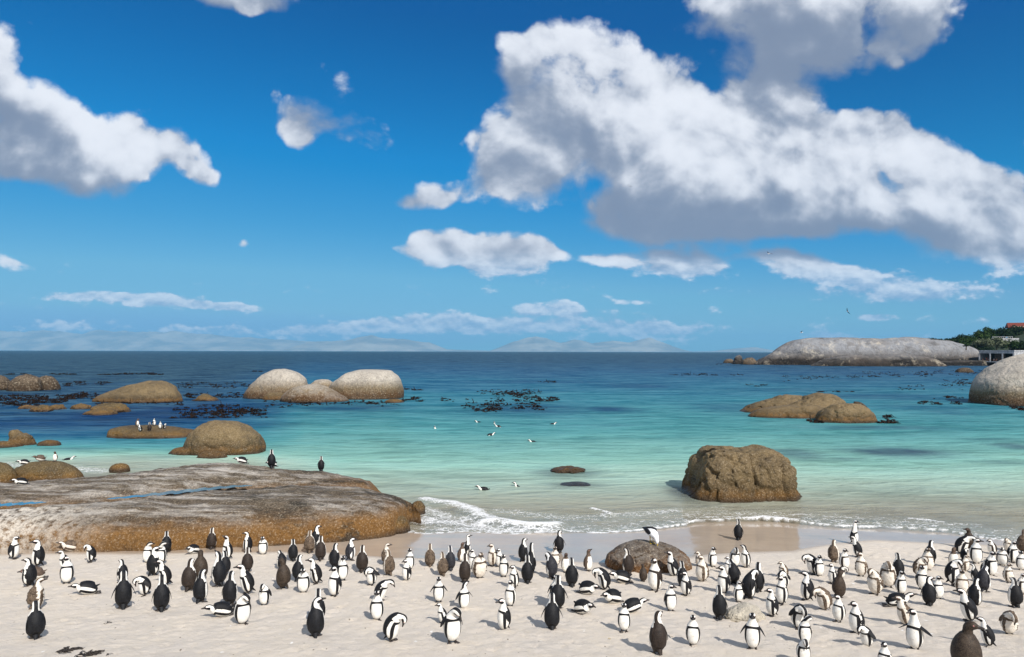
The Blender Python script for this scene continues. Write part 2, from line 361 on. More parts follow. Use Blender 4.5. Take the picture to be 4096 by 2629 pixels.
swell = .035*np.sin((Yf+ .8*fbm(N3*.08,2)*6)*.9+Xf*.12)*np.clip((Yf-24)/5,0,1)*np.clip(1-(Yf-60)/60,0,1)
Zs = crest + swell + .02*fbm(N3*.9,3)*(Yf<60)*np.clip(edge/1.5,0,1) + .006
shz = sand_z(Xf,Yf)
Zs = np.where(edge<2.2, np.maximum(Zs, shz+.014*np.clip(edge/.25,0,1)), Zs)      # thin sheet running up the sand
Zs = np.where(edge<0, np.minimum(shz,0)-.04, Zs)
Zs = np.where(Yf>150, 0, Zs)
# how deep the bay is: shelf of white sand, dropping away beyond; left bluer, sky reflection and dark bottom painted in
dist = Yf - 22.5
deep = np.interp(np.log(np.maximum(dist,.05)), np.log([.05,1.5,4,8,14,24,42,70,110,190,400,2000]), [0,.045,.12,.20,.29,.39,.49,.57,.645,.76,.89,1.0])
nz = fbm(np.stack([Xf*.045,Yf*.02,0*Xf+3],1)[:],3)
left_blue = np.clip((-.30*Yf-Xf)/(.12*Yf+2),0,1)*np.clip((Yf-37)/14,0,1)
deep = deep + .05*nz*np.clip(dist/20,0,1)*(deep<.95) - .10*np.clip((-.25*Yf-Xf)/(.1*Yf+1),0,1)*np.clip((44-Yf)/8,0,1)*(dist>3) + left_blue*.30*np.clip(1-(Yf-400)/800,0,1)
def reefs(spots):
    r = np.zeros(len(Xf))
    for (px,py,rx,ry,s_) in spots:
        p = at_z(px,py); q = at_z(px,py-ry); q2 = at_z(px,py+ry); wx = rx/F*p.y; wy = (q.y-q2.y)/2
        e = ((Xf-p.x)/wx)**2+((Yf-p.y)/wy)**2; sel = e<6
        if sel.any(): r[sel] = np.maximum(r[sel], s_*np.exp(-e[sel]**1.3*.9))
    return r
reef = reefs([(2440,1637,115,12,.9),(2560,1545,170,10,.55),(2950,1632,190,24,.5),(3580,1808,190,20,1.),(3180,1818,130,22,.6),(3380,1835,80,8,.5),(3480,1712,280,8,.6),(3700,1715,110,6,.5),(3800,1650,110,8,.5),(4060,1785,80,12,.7),(3560,1588,260,14,.5),(3700,1630,200,14,.4),
   (2260,1890,140,22,.7),(2300,1942,110,14,.6),(2110,1635,280,22,.75),(1400,1632,260,16,.7),(800,1640,330,40,.75),(500,1665,400,40,.7),(120,1690,250,50,.6),(300,1745,300,14,.4),(3200,1660,220,16,.6),(1150,1615,260,12,.7),(2730,1975,60,36,.8),(3130,1560,400,8,.3),(2100,1527,260,6,.5),(620,1830,160,10,.3),(300,1800,140,8,.35),(1010,1700,160,20,.45),(4030,1850,150,12,.4),(3950,1760,120,8,.35),(2470,1700,90,5,.25),(1420,1880,90,8,.2)])
reef = np.clip(reef*(1+.6*fbm(N3*np.array([.5,.25,1]),3)),0,1)
sea_m, nt = new_mat('sea_water')
pos = nt.node('ShaderNodeNewGeometry').outputs['Position']
dp = nt.attr('deep'); fo = nt.attr('foam'); rf = nt.attr('reef')
px_,py_,pz_ = nt.sep(pos)
st = nt.noise(nt.mapping(pos,scale=(.25,1,1)),.7,4,.55)
st2 = nt.noise(nt.mapping(pos,scale=(.02,.06,1)),1.0,4,.6)
dpn = nt.math('ADD', dp, nt.math('MULTIPLY_ADD', st, .05, -.025)); dpn = nt.math('ADD', dpn, nt.math('MULTIPLY', nt.math('SUBTRACT',st2,.5), nt.mr(dp,.3,.6,0,.16)))
wc = nt.ramp(dpn, [(0,srgb(224,208,182)),(.10,srgb(206,200,176)),(.20,srgb(174,194,174)),(.30,srgb(126,170,154)),(.42,srgb(66,132,132)),(.54,srgb(34,106,122)),(.62,srgb(10,82,112)),(.74,srgb(0,58,98)),(.88,srgb(0,38,74)),(1.,srgb(2,28,58))])
# ripples: three sizes of wind wave
r1 = nt.noise(nt.mapping(pos,scale=(.45,1.25,1)),1.1,4,.6,dist=.4)
r2 = nt.noise(nt.mapping(pos,scale=(.5,1.2,1),rot=(0,0,.3)),5.,4,.65,dist=.3)
r3 = nt.noise(nt.mapping(pos,scale=(.10,.26,1)),1.,3,.6)
r1_, r3_ = r1, r3
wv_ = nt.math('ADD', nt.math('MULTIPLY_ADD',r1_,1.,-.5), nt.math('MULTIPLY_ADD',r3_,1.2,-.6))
wc = nt.mix(nt.mr(wv_,-.25,.25,0,.30), wc, nt.mix(.5,wc,(.35,.68,.72)))  # light and dark faces of the ripples painted into the water colour
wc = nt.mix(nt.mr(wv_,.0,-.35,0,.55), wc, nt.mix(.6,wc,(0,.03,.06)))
wc = nt.mix(nt.math('MULTIPLY',rf,.85), wc, nt.mix(nt.mr(dp,.15,.5), srgb(52,52,62), srgb(8,40,84)))
hb = nt.math('ADD', nt.math('MULTIPLY',r1,.34), nt.math('ADD', nt.math('MULTIPLY',r2,.07), nt.math('ADD', nt.math('MULTIPLY',r3,nt.mr(dp,.2,.5,.1,1.3)), nt.math('MULTIPLY',nt.noise(nt.mapping(pos,scale=(.03,.07,1)),1.,4,.65),nt.mr(dp,.5,.8,.3,4.5)))))
nrm = nt.bump(hb, 1.0, 1.0)
fr = nt.node('ShaderNodeFresnel'); fr.inputs['IOR'].default_value=1.33; nt.put(fr.inputs['Normal'], nrm)
dif = nt.node('ShaderNodeBsdfDiffuse'); nt.put(dif.inputs[0], wc); nt.put(dif.inputs['Normal'], nt.bump(hb,.8,1.))
tr = nt.node('ShaderNodeBsdfTransparent'); nt.put(tr.inputs[0], srgb(236,244,240))
alp = nt.math('MAXIMUM', nt.mr(dp,.03,.26,.12,1.0), nt.math('MULTIPLY',rf,.0))
b1 = nt.node('ShaderNodeMixShader'); nt.put(b1.inputs[0],alp); nt.l.new(tr.outputs[0],b1.inputs[1]); nt.l.new(dif.outputs[0],b1.inputs[2])
gl = nt.node('ShaderNodeBsdfGlossy'); gl.inputs['Roughness'].default_value=.12; nt.put(gl.inputs['Color'],(.72,.80,.90,1)); nt.put(gl.inputs['Normal'],nrm)
b2 = nt.node('ShaderNodeMixShader'); nt.put(b2.inputs[0], nt.math('MINIMUM', nt.math('MULTIPLY',fr.outputs[0],.6), nt.mr(dp,.1,.7,.17,.15))); nt.l.new(b1.outputs[0],b2.inputs[1]); nt.l.new(gl.outputs[0],b2.inputs[2])
# foam: lace that opens up where it thins
fv = nt.voro(nt.vmath('ADD',pos,nt.vmath('SCALE',nt.noise(pos,2.5,3,.6,col=True),scale=.5)),5.,'DISTANCE_TO_EDGE',0)
fn = nt.noise(nt.mapping(pos,scale=(.7,1.6,1)),3.2,7,.68)
lace = nt.math('ADD', nt.math('MULTIPLY_ADD', fn, 1.25, -.62), nt.mr(fv,0,.12,.18,-.10))
fa = nt.mr(nt.math('ADD', fo, nt.math('MULTIPLY',lace,nt.mr(fo,.1,.8,1.0,.75))), .42,.80,smooth=True)
fa = nt.math('MULTIPLY', fa, nt.mr(fo,.04,.2))
fd = nt.node('ShaderNodeBsdfDiffuse'); nt.put(fd.inputs[0], srgb(238,238,238)); nt.put(fd.inputs['Normal'], nt.bump(nt.math('ADD',fn,nt.noise(pos,22,4,.6)),.8,.08))
b3 = nt.node('ShaderNodeMixShader'); nt.put(b3.inputs[0],fa); nt.l.new(b2.outputs[0],b3.inputs[1]); nt.l.new(fd.outputs[0],b3.inputs[2])
# the last centimetres of the sheet thin out to nothing
b4 = nt.node('ShaderNodeMixShader'); nt.put(b4.inputs[0], nt.attr('sheet')); nt.l.new(nt.node('ShaderNodeBsdfTransparent').outputs[0],b4.inputs[1]); nt.l.new(b3.outputs[0],b4.inputs[2])
finish(nt, b4.outputs[0])
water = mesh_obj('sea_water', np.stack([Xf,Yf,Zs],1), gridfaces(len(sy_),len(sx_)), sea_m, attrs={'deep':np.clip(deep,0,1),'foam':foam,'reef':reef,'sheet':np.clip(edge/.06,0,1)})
tag(water, kind='structure')
print('ground/sea', len(gx)*len(gy), len(sx_)*len(sy_))

# ------------------------------------------------------------------ rock materials
def rock_mat(name, top, midc, low, z1=.25, z2=.8, grain=60., streak=0., pale=.0, stain=srgb(44,38,30), stain_amt=.35, crack=.6, bs=1.0, extra=()):
    mt, nt = new_mat(name)
    pos = nt.node('ShaderNodeNewGeometry').outputs['Position']; nor = nt.node('ShaderNodeNewGeometry').outputs['Normal']
    z = nt.sep(pos)[2]
    sp_ = bs
    nl = nt.noise(pos,.55/sp_,5,.6); nm = nt.noise(pos,2.4/sp_,6,.65,dist=.6); ng = nt.noise(pos,grain/sp_*.35,6,.8); ns = nt.noise(nt.mapping(pos,scale=(.16,1.3,2.2),rot=(0,0,-.38)),1.7/sp_,9,.74)
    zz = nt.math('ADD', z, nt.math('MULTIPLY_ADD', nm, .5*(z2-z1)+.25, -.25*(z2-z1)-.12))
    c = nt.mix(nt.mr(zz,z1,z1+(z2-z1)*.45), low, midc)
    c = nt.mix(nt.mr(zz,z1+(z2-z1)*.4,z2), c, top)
    c = nt.mix(nt.mr(nl,.45,.7,0,stain_amt), c, stain)
    c = nt.mix(nt.mr(nm,.48,.64,0,.75), c, nt.mix(.6,c,srgb(52,42,30)))
    c = nt.mix(nt.mr(nt.noise(pos,7./sp_,5,.7),.52,.66,0,.5), c, nt.mix(.6,c,srgb(34,30,24)))
    if streak: 
        c = nt.mix(nt.math('MULTIPLY',nt.mr(ns,.46,.62,0,streak),nt.mr(zz,z1,z2)), c, srgb(190,184,176))
        c = nt.mix(nt.math('MULTIPLY',nt.mr(ns,.50,.36,0,streak*.9),nt.mr(nm,.4,.6)), c, srgb(58,48,38))
    for f_ in extra: c = f_(nt,pos,c)
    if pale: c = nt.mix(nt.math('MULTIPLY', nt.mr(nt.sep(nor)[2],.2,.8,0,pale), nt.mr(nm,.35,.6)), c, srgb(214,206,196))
    c = nt.mix(nt.mr(ng,.52,.66,0,.7), c, nt.mix(.7,c,srgb(30,26,20)))
    c = nt.mix(nt.mr(ng,.46,.34,0,.55), c, nt.mix(.6,c,srgb(236,222,196)))
    wetl = nt.mr(nt.math('ADD',z,nt.math('MULTIPLY_ADD',nm,.3,-.15)),.06,.26,1,0); c = nt.mix(nt.math('MULTIPLY',wetl,.7), c, srgb(34,28,22))
    cn = nt.noise(pos,.42/sp_,3,.55,dist=1.1)
    crm = nt.math('MULTIPLY', nt.mr(nt.math('ABSOLUTE', nt.math('SUBTRACT',cn,.5)),.001,.006,1,0), nt.mr(nt.noise(nt.mapping(pos,loc=(5,3,1)),.3/sp_,2,.5),.52,.60))
    c = nt.mix(nt.math('MULTIPLY',crm,crack*.35), c, srgb(40,32,24))
    pit = nt.voro(pos,9./sp_,'F1',0)
    h = nt.math('ADD', nt.math('MULTIPLY',nm,.8), nt.math('ADD', nt.math('MULTIPLY',ng,.10), nt.math('MULTIPLY',crm,-.12*crack)))
    h = nt.math('ADD', h, nt.math('MULTIPLY', ns, .5 if streak else 0.)); h = nt.math('ADD', h, nt.math('MULTIPLY', nt.mr(pit,.0,.4), .16))
    h = nt.math('ADD', h, nt.math('MULTIPLY', nt.math('MULTIPLY', nt.noise(pos,16/sp_,4,.7), nt.mr(zz,z1+.3*(z2-z1),z1,.1,.7)), .6))
    nrm = nt.bump(h, 1., .12*sp_)
    finish(nt, pbsdf(nt, c, nt.mr(wetl,0,1,.78,.3), nrm, spec=.3))
    return mt
def profile_fn(pts):
    xs = np.array([p[0] for p in pts],float); hs = np.array([p[1] for p in pts],float)
    gx_ = np.linspace(-1.1,1.1,441); gh = np.interp(gx_,xs,hs); k_ = np.hanning(31); k_/=k_.sum(); gh = np.convolve(np.pad(gh,15,'edge'),k_,'valid')
    def f(a): return np.interp(a,gx_,gh)
    return f
def boulder(name, pxl, pxr, pytop, pybase, mat, label, prof=None, depth=.8, z0=0., seed=0, rough=.05, freq=1.2, boxy=2.3, sub=6, sink=.35, ridge=.0, group=None, cat='boulder', plan=2.2, pits=0., parent=None, kx=0., crk=.05, flare=0., groove=()):
    """a boulder whose water-line (or sand-line) front lies on the ground seen at pybase"""
    if z0=='sand': fr_ = ground_hit((pxl+pxr)/2,pybase); zb=fr_.z
    else: fr_ = at_z((pxl+pxr)/2,pybase,z0); zb=z0
    W0 = (pxr-pxl)/F*fr_.y; D = W0*depth; Yc = fr_.y + D/2; W_ = (pxr-pxl)/F*Yc*.985
    Xc = at_y((pxl+pxr)/2,pytop,Yc).x; H = at_y((pxl+pxr)/2,pytop,Yc).z - zb
    Vv,Fc = ico(sub); a,b,c = Vv[:,0],Vv[:,1],Vv[:,2]
    pf = profile_fn(prof or [(-1,0),(-.9,.42),(-.7,.72),(-.4,.93),(0,1),(.4,.94),(.7,.74),(.9,.42),(1,0)])
    rt = np.sqrt(np.maximum(1-a*a,1e-6)); b1,c1_ = b/rt, c/rt
    pw = 2/boxy
    sb = np.sign(b1)*np.abs(b1)**pw; sc2 = np.sign(c1_)*np.abs(c1_)**pw
    # spread samples along the length
    A = np.sign(a)*np.abs(a)**.86
    pl = (1-np.abs(A)**plan)**(1/plan)
    hh = np.maximum(pf(A),0)
    X_ = A*W_/2*(1-flare*np.clip(sc2,0,1)+.02*flare) + kx*sc2*hh; Y_ = sb*pl*D/2; Z_ = np.where(sc2>0, sc2*hh*H, sc2*sink*max(H,.3)*np.maximum(pl,.1))
    P = np.stack([X_,Y_,Z_],1); s = max(W_,H); q = P/s*freq*2+seed*11.7
    ctr = np.array([0,0,H*.2]); nd = P-ctr; nd /= (np.linalg.norm(nd,axis=1)[:,None]+1e-6)
    dsp = fbm(q,3)*rough*s + fbm(q*3.1+5,3)*rough*.35*s + fbm(q*11,2)*rough*.10*s
    if ridge: dsp -= np.maximum(0,fbm(q*1.3+9,3,ridge=True)-.45)*ridge*s
    fr2 = fbm(q*2.2+21,3,ridge=True); dsp -= np.clip(fr2-.62,0,1)*crk*s
    stp = fbm(q*.9+41,2); dsp += .35*rough*s*np.tanh(8*(stp-.05))
    for g_ in groove: dsp -= .035*s*np.exp(-((A-g_+.10*fbm(q*1.5+3,2))/.022)**2)*np.clip(1.2-np.abs(c1_-.35)*1.2,0,1)*(b1<.3)
    if pits:
        pv = fbm(q*4+3,2); dsp -= np.clip(pv-.22,0,1)*pits*s
    nd[:,2] *= np.where(Z_>0,.8,.3)
    P = P+nd*dsp[:,None]
    P += np.array([Xc,Yc,zb])
    o = mesh_obj(name, P, Fc, mat, loc=(Xc,Yc,zb), parent=parent)
    tag(o,label,cat,group); return o
M_pale = rock_mat('pale_granite', srgb(174,166,154), srgb(120,104,80), srgb(84,58,30), .6,2.4, grain=34, stain_amt=.35, crack=.1, bs=2.0, pale=.2, stain=srgb(110,98,84))
M_brn = rock_mat('brown_granite', srgb(116,98,68), srgb(88,70,42), srgb(104,72,26), .2,1.0, grain=60, stain_amt=.45, crack=.7, bs=1.1)
M_och = rock_mat('ochre_shore_rock', srgb(92,76,46), srgb(106,78,34), srgb(92,62,22), .1,.6, grain=60, stain_amt=.6, crack=.3, bs=.9)
M_dark = rock_mat('dark_granite', srgb(96,82,66), srgb(70,56,40), srgb(64,48,30), .4,1.6, grain=20, stain_amt=.45, crack=.5, bs=2.)
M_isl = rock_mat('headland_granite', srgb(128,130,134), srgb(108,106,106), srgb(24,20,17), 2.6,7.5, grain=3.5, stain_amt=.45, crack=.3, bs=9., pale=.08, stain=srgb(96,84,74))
def slab_extra(nt,pos,c):
    x,y,z = nt.sep(pos)
    # gold algae band low on the flank, bare pale granite at the landward end, black lichen on the crest
    lo = nt.mr(nt.math('ADD', z, nt.math('MULTIPLY_ADD', nt.noise(pos,1.4,5,.65), .7, -.35)), .55,.95,1,0)
    c = nt.mix(nt.math('MULTIPLY',lo,.8), c, nt.mix(nt.noise(pos,9,4,.7), srgb(58,40,20), srgb(150,108,52)))
    pl = nt.math('MULTIPLY', nt.mr(x,-11.5,-14.5), nt.mr(nt.noise(pos,5,5,.7),.38,.55)); pl = nt.math('MULTIPLY', pl, nt.mr(nt.math('ADD',y,nt.math('MULTIPLY',x,.02)),21.5,20.6))
    c = nt.mix(nt.math('MULTIPLY',pl,.8), c, srgb(206,198,186))
    lic = nt.math('MULTIPLY', nt.mr(nt.noise(nt.mapping(pos,loc=(2,0,0),scale=(.5,1,1)),1.0,5,.7),.54,.62), nt.mr(x,-12.,-8.5))
    return nt.mix(nt.math('MULTIPLY',lic,.8), c, srgb(40,36,28))
M_slab = rock_mat('slab_granite', srgb(100,90,76), srgb(78,60,40), srgb(104,70,30), .5,1.25, grain=40, streak=.75, stain_amt=.7, crack=.6, bs=.8, stain=srgb(72,58,44), extra=(slab_extra,))
M_sandb = rock_mat('beach_boulder_granite', srgb(72,58,42), srgb(66,48,30), srgb(112,74,34), .35,1.3, grain=50, stain_amt=.4, crack=.4, bs=.8, pale=.2)
M_stone = rock_mat('pale_stone', srgb(186,178,164), srgb(176,168,150), srgb(170,156,128), .4,1.2, grain=70, stain_amt=.15, crack=.3, bs=.6)
ROCKS = []
def B(*a, **k): o = boulder(*a,**k); ROCKS.append(o); return o
# far left
B('boulder',-90,44,1496,1563,M_dark,'dark rounded boulder cut off by the left edge among the kelp',seed=1,depth=.7)
B('boulder',40,172,1497,1566,M_dark,'dark humped boulder with a pale band, middle of the row at the far left',seed=2,depth=.8,prof=[(-1,.2),(-.9,.6),(-.5,.9),(0,1),(.4,.85),(.8,.7),(1,0)])
B('boulder',136,238,1502,1562,M_dark,'brown sloping boulder at the right end of the far left row',seed=3,depth=.8,prof=[(-1,0),(-.8,.6),(-.4,.95),(.1,1),(.5,.8),(.85,.45),(1,0)])
B('boulder',378,735,1523,1613,M_brn,'broad brown boulder with dark streaks and a shaded overhang among kelp',seed=4,depth=.55,rough=.035,prof=[(-1,0),(-.85,.30),(-.6,.55),(-.2,.88),(.15,.98),(.5,1),(.75,.78),(.92,.45),(1,0)],boxy=2.4)
B('rock',768,876,1575,1605,M_och,'small pointed ochre rock standing in kelp left of the twin pale boulders',cat='rock',seed=5,depth=.6,sub=5,prof=[(-1,0),(-.6,.4),(-.15,1),(.3,.7),(.7,.4),(1,0)])
for i,(l,r_,t,b_,lab) in enumerate([(75,150,1621,1637,'leftmost low ochre rock awash below the kelp band'),(126,206,1620,1648,'larger dark topped low rock second from left below the kelp'),(192,262,1619,1640,'orange brown low rock right of the dark topped one'),
   (288,362,1616,1639,'small rusty rock awash left of the low double reef'),(366,518,1613,1652,'low brown reef rock with a rusty right end'),(345,466,1635,1663,'flat brown rock lying in front of the low reef')]):
    B('rock',l,r_,t,b_,M_och,lab,cat='rock',seed=6+i,depth=.8,sub=5,rough=.09,freq=1.8)
# twin pale boulders
B('boulder',974,1242,1474,1598,M_pale,'tall pale granite boulder with rounded top, left of the twin pair',seed=20,depth=.75,rough=.022,crk=.015,prof=[(-1,0),(-.9,.22),(-.7,.50),(-.4,.78),(-.1,.95),(.25,1),(.6,.88),(.85,.68),(.97,.4),(1,0)])
B('boulder',1298,1616,1478,1600,M_pale,'largest pale flat topped boulder of the twin pair with rusty foot',seed=21,depth=.75,rough=.024,crk=.015,boxy=3.0,prof=[(-1,0),(-.93,.35),(-.75,.62),(-.4,.93),(-.1,1),(.3,1),(.7,.96),(.9,.78),(.985,.5),(1,0)])
B('boulder',1225,1352,1516,1585,M_pale,'small pale dome wedged between the twin pale boulders',seed=22,depth=.8,rough=.02)
B('boulder',1125,1398,1538,1611,M_pale,'low brown based boulder with a vertical crack before the twin boulders',seed=23,depth=.7,rough=.025,prof=[(-1,0),(-.85,.5),(-.6,.8),(-.3,.95),(-.05,1),(.3,.85),(.6,.55),(.85,.28),(1,0)])
B('boulder',1052,1152,1567,1602,M_brn,'small brown lobe at the foot of the left pale boulder',seed=24,depth=.7,sub=5,rough=.03)
B('rock',1538,1614,1596,1613,M_och,'thin ochre rock awash at the foot of the largest pale boulder',cat='rock',seed=25,depth=.8,sub=5)
# islet with penguins and its neighbour
islet = B('islet_rock',452,790,1704,1758,M_och,'flat ochre rock in the shallows carrying a group of penguins',cat='rock',seed=30,depth=.62,boxy=3.4,rough=.03,prof=[(-1,.0),(-.93,.8),(-.7,1),(-.2,.95),(.3,.8),(.7,.62),(1,.3)],plan=2.8)
B('boulder',738,1062,1681,1826,M_brn,'big rounded tan boulder rising behind the slab rock',seed=31,depth=.8,rough=.035,prof=[(-1,0),(-.94,.35),(-.75,.72),(-.5,.95),(-.2,1),(.2,.93),(.55,.75),(.85,.5),(.96,.3),(1,0)],boxy=2.6)
B('rock',680,860,1768,1823,M_brn,'low lumpy ledge at the left foot of the big tan boulder',cat='rock',seed=32,depth=.6,rough=.07,prof=[(-1,0),(-.8,.45),(-.3,.65),(.2,.9),(.6,1),(1,.6)])
B('rock',786,912,1800,1838,M_brn,'small brown lobe in front of the big tan boulder',cat='rock',seed=33,depth=.6,rough=.07)
B('rock',38,138,1719,1786,M_brn,'dark wedge shaped rock at the left edge of the bay',cat='rock',seed=34,depth=.8,rough=.08,prof=[(-1,.2),(-.85,.9),(-.5,1),(-.1,.85),(.4,.62),(.8,.5),(1,0)])
B('rock',-60,84,1762,1795,M_och,'low ochre rock against the dark wedge rock, cut by the left edge',cat='rock',seed=35,depth=.6,rough=.05)
B('rock',155,242,1760,1786,M_och,'small ochre rock alone in the shallows right of the wedge rock',cat='rock',seed=36,depth=.8,sub=5,rough=.06)
mound = B('boulder',33,334,1843,1935,M_och,'grainy ochre mound with three penguins behind the slab rock',seed=37,depth=.45,rough=.012,boxy=2.2)
B('boulder',-110,66,1846,1950,M_och,'dark brown rounded boulder at the left edge behind the slab',seed=38,depth=.7,rough=.02)
B('rock',440,518,1852,1892,M_och,'small mossy rounded rock peeping over the slab rock',cat='rock',seed=39,depth=.8,sub=5,rough=.03)
# right hand group
B('boulder',2728,3188,1792,2013,M_brn,'large blocky pitted boulder standing alone in the shallows',seed=41,depth=.75,rough=.028,boxy=5,ridge=.08,pits=.085,freq=1.7,sub=7,crk=.03,flare=.16,groove=(.02,.62),prof=[(-1,.06),(-.98,.22),(-.93,.55),(-.86,.80),(-.76,.94),(-.6,1),(-.2,.985),(.1,.975),(.45,1),(.68,.95),(.84,.84),(.92,.66),(.97,.36),(1,.05)],plan=3.6)
B('boulder',2953,3262,1581,1656,M_brn,'long sloping left boulder of the low islet on the right',seed=42,depth=.6,rough=.05,crk=.08,prof=[(-1,0),(-.8,.32),(-.5,.6),(-.1,.85),(.3,1),(.7,.95),(1,.5)])
B('boulder',3096,3412,1573,1674,M_brn,'tallest middle boulder of the low islet on the right',seed=43,depth=.55,rough=.05,crk=.08,prof=[(-1,0),(-.8,.35),(-.5,.62),(-.2,.88),(.15,1),(.5,.95),(.8,.68),(1,.2)])
B('boulder',3262,3502,1612,1693,M_brn,'dome shaped front boulder of the low islet on the right',seed=44,depth=.6,rough=.045,crk=.07)
B('rock',2990,3470,1618,1676,M_brn,'low ledge joining the three boulders of the islet on the right',cat='rock',seed=49,depth=.35,rough=.03,crk=.05,boxy=3,prof=[(-1,.1),(-.85,.6),(-.5,.9),(0,1),(.4,.95),(.8,.7),(1,.2)])
B('rock',3402,3480,1606,1652,M_dark,'narrow dark slab leaning on the islet front boulder',cat='rock',seed=45,depth=.5,sub=5,rough=.05,prof=[(-1,.6),(-.6,1),(0,.95),(.5,.6),(1,.1)])
B('boulder',3898,4360,1415,1629,M_pale,'huge pale granite boulder cut by the right edge',seed=46,depth=.8,rough=.022,crk=.02,sub=7,boxy=2.6,prof=[(-1,.0),(-.97,.30),(-.9,.48),(-.75,.62),(-.5,.80),(-.2,.95),(.1,1.02),(.5,1),(.8,.7),(1,0)])
B('rock',3822,3892,1471,1491,M_dark,'small dark rock awash before the concrete boathouse',cat='rock',seed=47,depth=.8,sub=5)
B('rock',2203,2342,1868,1893,M_och,'little ochre rock topped with mussels awash in mid bay',cat='rock',seed=48,depth=.8,sub=5,rough=.08,freq=2.5)
B('rock',2236,2368,1933,1950,M_dark,'dark rock barely breaking the water near the surf',cat='rock',seed=49,depth=.8,sub=5,rough=.05)
# on the beach
beachb = B('boulder',2418,2768,2160,2296,M_sandb,'dark brown boulder half buried in the sand with a gull on top',z0='sand',seed=51,depth=.75,rough=.035,ridge=.03,sub=7,prof=[(-1,0),(-.93,.38),(-.75,.62),(-.5,.88),(-.2,1),(.1,.99),(.4,.88),(.7,.62),(.9,.35),(1,0)],boxy=2.2)
stone = B('stone',2898,3060,2410,2487,M_stone,'small pale speckled stone sunk in the sand',cat='stone',z0='sand',seed=52,depth=.7,rough=.05,ridge=.05,sub=6,prof=[(-1,0),(-.8,.4),(-.5,.62),(-.2,.85),(.1,1),(.4,.9),(.7,.75),(1,0)])
# headland across the bay
def far(name, *a, **k): o = boulder(name,*a,**k); ROCKS.append(o); return o
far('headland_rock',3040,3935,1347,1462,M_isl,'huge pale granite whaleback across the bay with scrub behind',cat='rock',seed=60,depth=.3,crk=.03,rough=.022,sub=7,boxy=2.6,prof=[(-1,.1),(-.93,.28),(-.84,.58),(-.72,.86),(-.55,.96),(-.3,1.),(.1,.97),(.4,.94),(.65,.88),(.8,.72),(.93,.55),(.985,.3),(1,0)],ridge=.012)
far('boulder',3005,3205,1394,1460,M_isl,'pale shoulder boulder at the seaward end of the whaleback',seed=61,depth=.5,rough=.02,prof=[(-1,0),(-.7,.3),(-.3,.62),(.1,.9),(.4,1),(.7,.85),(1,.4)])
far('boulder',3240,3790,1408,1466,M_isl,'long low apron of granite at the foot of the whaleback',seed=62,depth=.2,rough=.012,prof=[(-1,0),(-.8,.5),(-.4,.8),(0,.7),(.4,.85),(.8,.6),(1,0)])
far('boulder',2893,2938,1436,1453,M_dark,'leftmost small dark rock off the tip of the headland',seed=63,depth=.6,sub=5)
far('boulder',2925,2973,1418,1457,M_isl,'small upright pale boulder off the tip of the headland',seed=64,depth=.6,sub=5,prof=[(-1,0),(-.7,.3),(-.2,.8),(.3,1),(.7,.9),(1,0)])
far('boulder',2965,3030,1430,1459,M_dark,'brown rock joining the upright pale boulder to the headland',seed=65,depth=.6,sub=5)
far('rock_shelf',3700,4330,1441,1464,M_isl,'low rock shelf carrying the concrete boathouse',cat='rock',seed=66,depth=.12,rough=.01,sub=6,boxy=5,plan=5,prof=[(-1,.2),(-.9,.8),(-.5,1),(0,.95),(.5,1),(.9,.8),(1,.2)])

# ------------------------------------------------------------------ the great slab rock on the left: two long whalebacks with a channel between
sxs = np.arange(-27,-2.2,.07); sys_ = np.arange(16.8,31,.07)
X,Y = np.meshgrid(sxs,sys_)
def lobe(X,Y,pts,pw=3.0,fl_=.3):
    """pts: x, y front, y back, height  along the lobe"""
    p = np.array(pts,float); yf = np.interp(X,p[:,0],p[:,1]); yb = np.interp(X,p[:,0],p[:,2]); h = np.interp(X,p[:,0],p[:,3])
    c = (yf+yb)/2; w_ = (yb-yf)/2; e = np.abs(Y-c)/np.maximum(w_,.01)
    return np.where((e<1)&(X<=p[-1,0]), h*(fl_*np.maximum(1-e**pw,0)**(1/2.2)+(1-fl_)*(.52*np.maximum(1-e**8,0)**.5+.48*np.maximum(1-e**2,0))), -.3)
qx = fbm(np.stack([X.ravel()*.5,Y.ravel()*.5,0*X.ravel()],1),3).reshape(X.shape)
Xw, Yw = X+.5*qx, Y+.35*np.roll(qx,40,1)
FR = [(0,2192),(220,2200),(430,2204),(700,2198),(1000,2185),(1300,2168),(1480,2155),(1570,2140),(1640,2095)]
fr_w = [ground_hit(a,b) for a,b in FR]
fwx = np.array([-27.]+[p.x for p in fr_w]); fwy = np.array([fr_w[0].y-.5]+[p.y-.15 for p in fr_w])
def chan_y(x): return np.interp(x,[-27,-16.5,-13.1,-10,-7.5,-5.5,-4,-3],[19.9,21.5,22.75,24.75,25.4,25.2,24.5,23.3])
f1 = [(x, float(np.interp(x,fwx,fwy)), float(chan_y(x)), float(np.interp(x,[-27,-15,-12,-8,-5,-3.6,-3],[.98,1.02,1.14,1.22,1.12,.78,.2]))) for x in np.arange(-27,-2.95,.4)]
f2 = [(x, float(chan_y(x))+.2, yb, h) for x,yb,h in [(-27,26.4,.9),(-20,26.6,1.0),(-16,27.4,1.16),(-13,28.6,1.36),(-11,29.0,1.42),(-9.5,28.8,1.2),(-7.2,28.6,1.0),(-5.6,28.0,.75),(-4.9,27.2,.2)]]
h1 = lobe(Xw,Yw,f1,3.6,np.clip((X+9)/3,.0,.8)); h2 = lobe(Xw,Yw,f2,2.6)
k_ = .05; Zr = np.log(np.exp(h1/k_)+np.exp(h2/k_))*k_
nn = np.stack([X.ravel(),Y.ravel(),0*X.ravel()],1)
strat = fbm(nn*np.array([.22,1.1,1])+np.array([0,0,4]),4,ridge=True).reshape(X.shape)
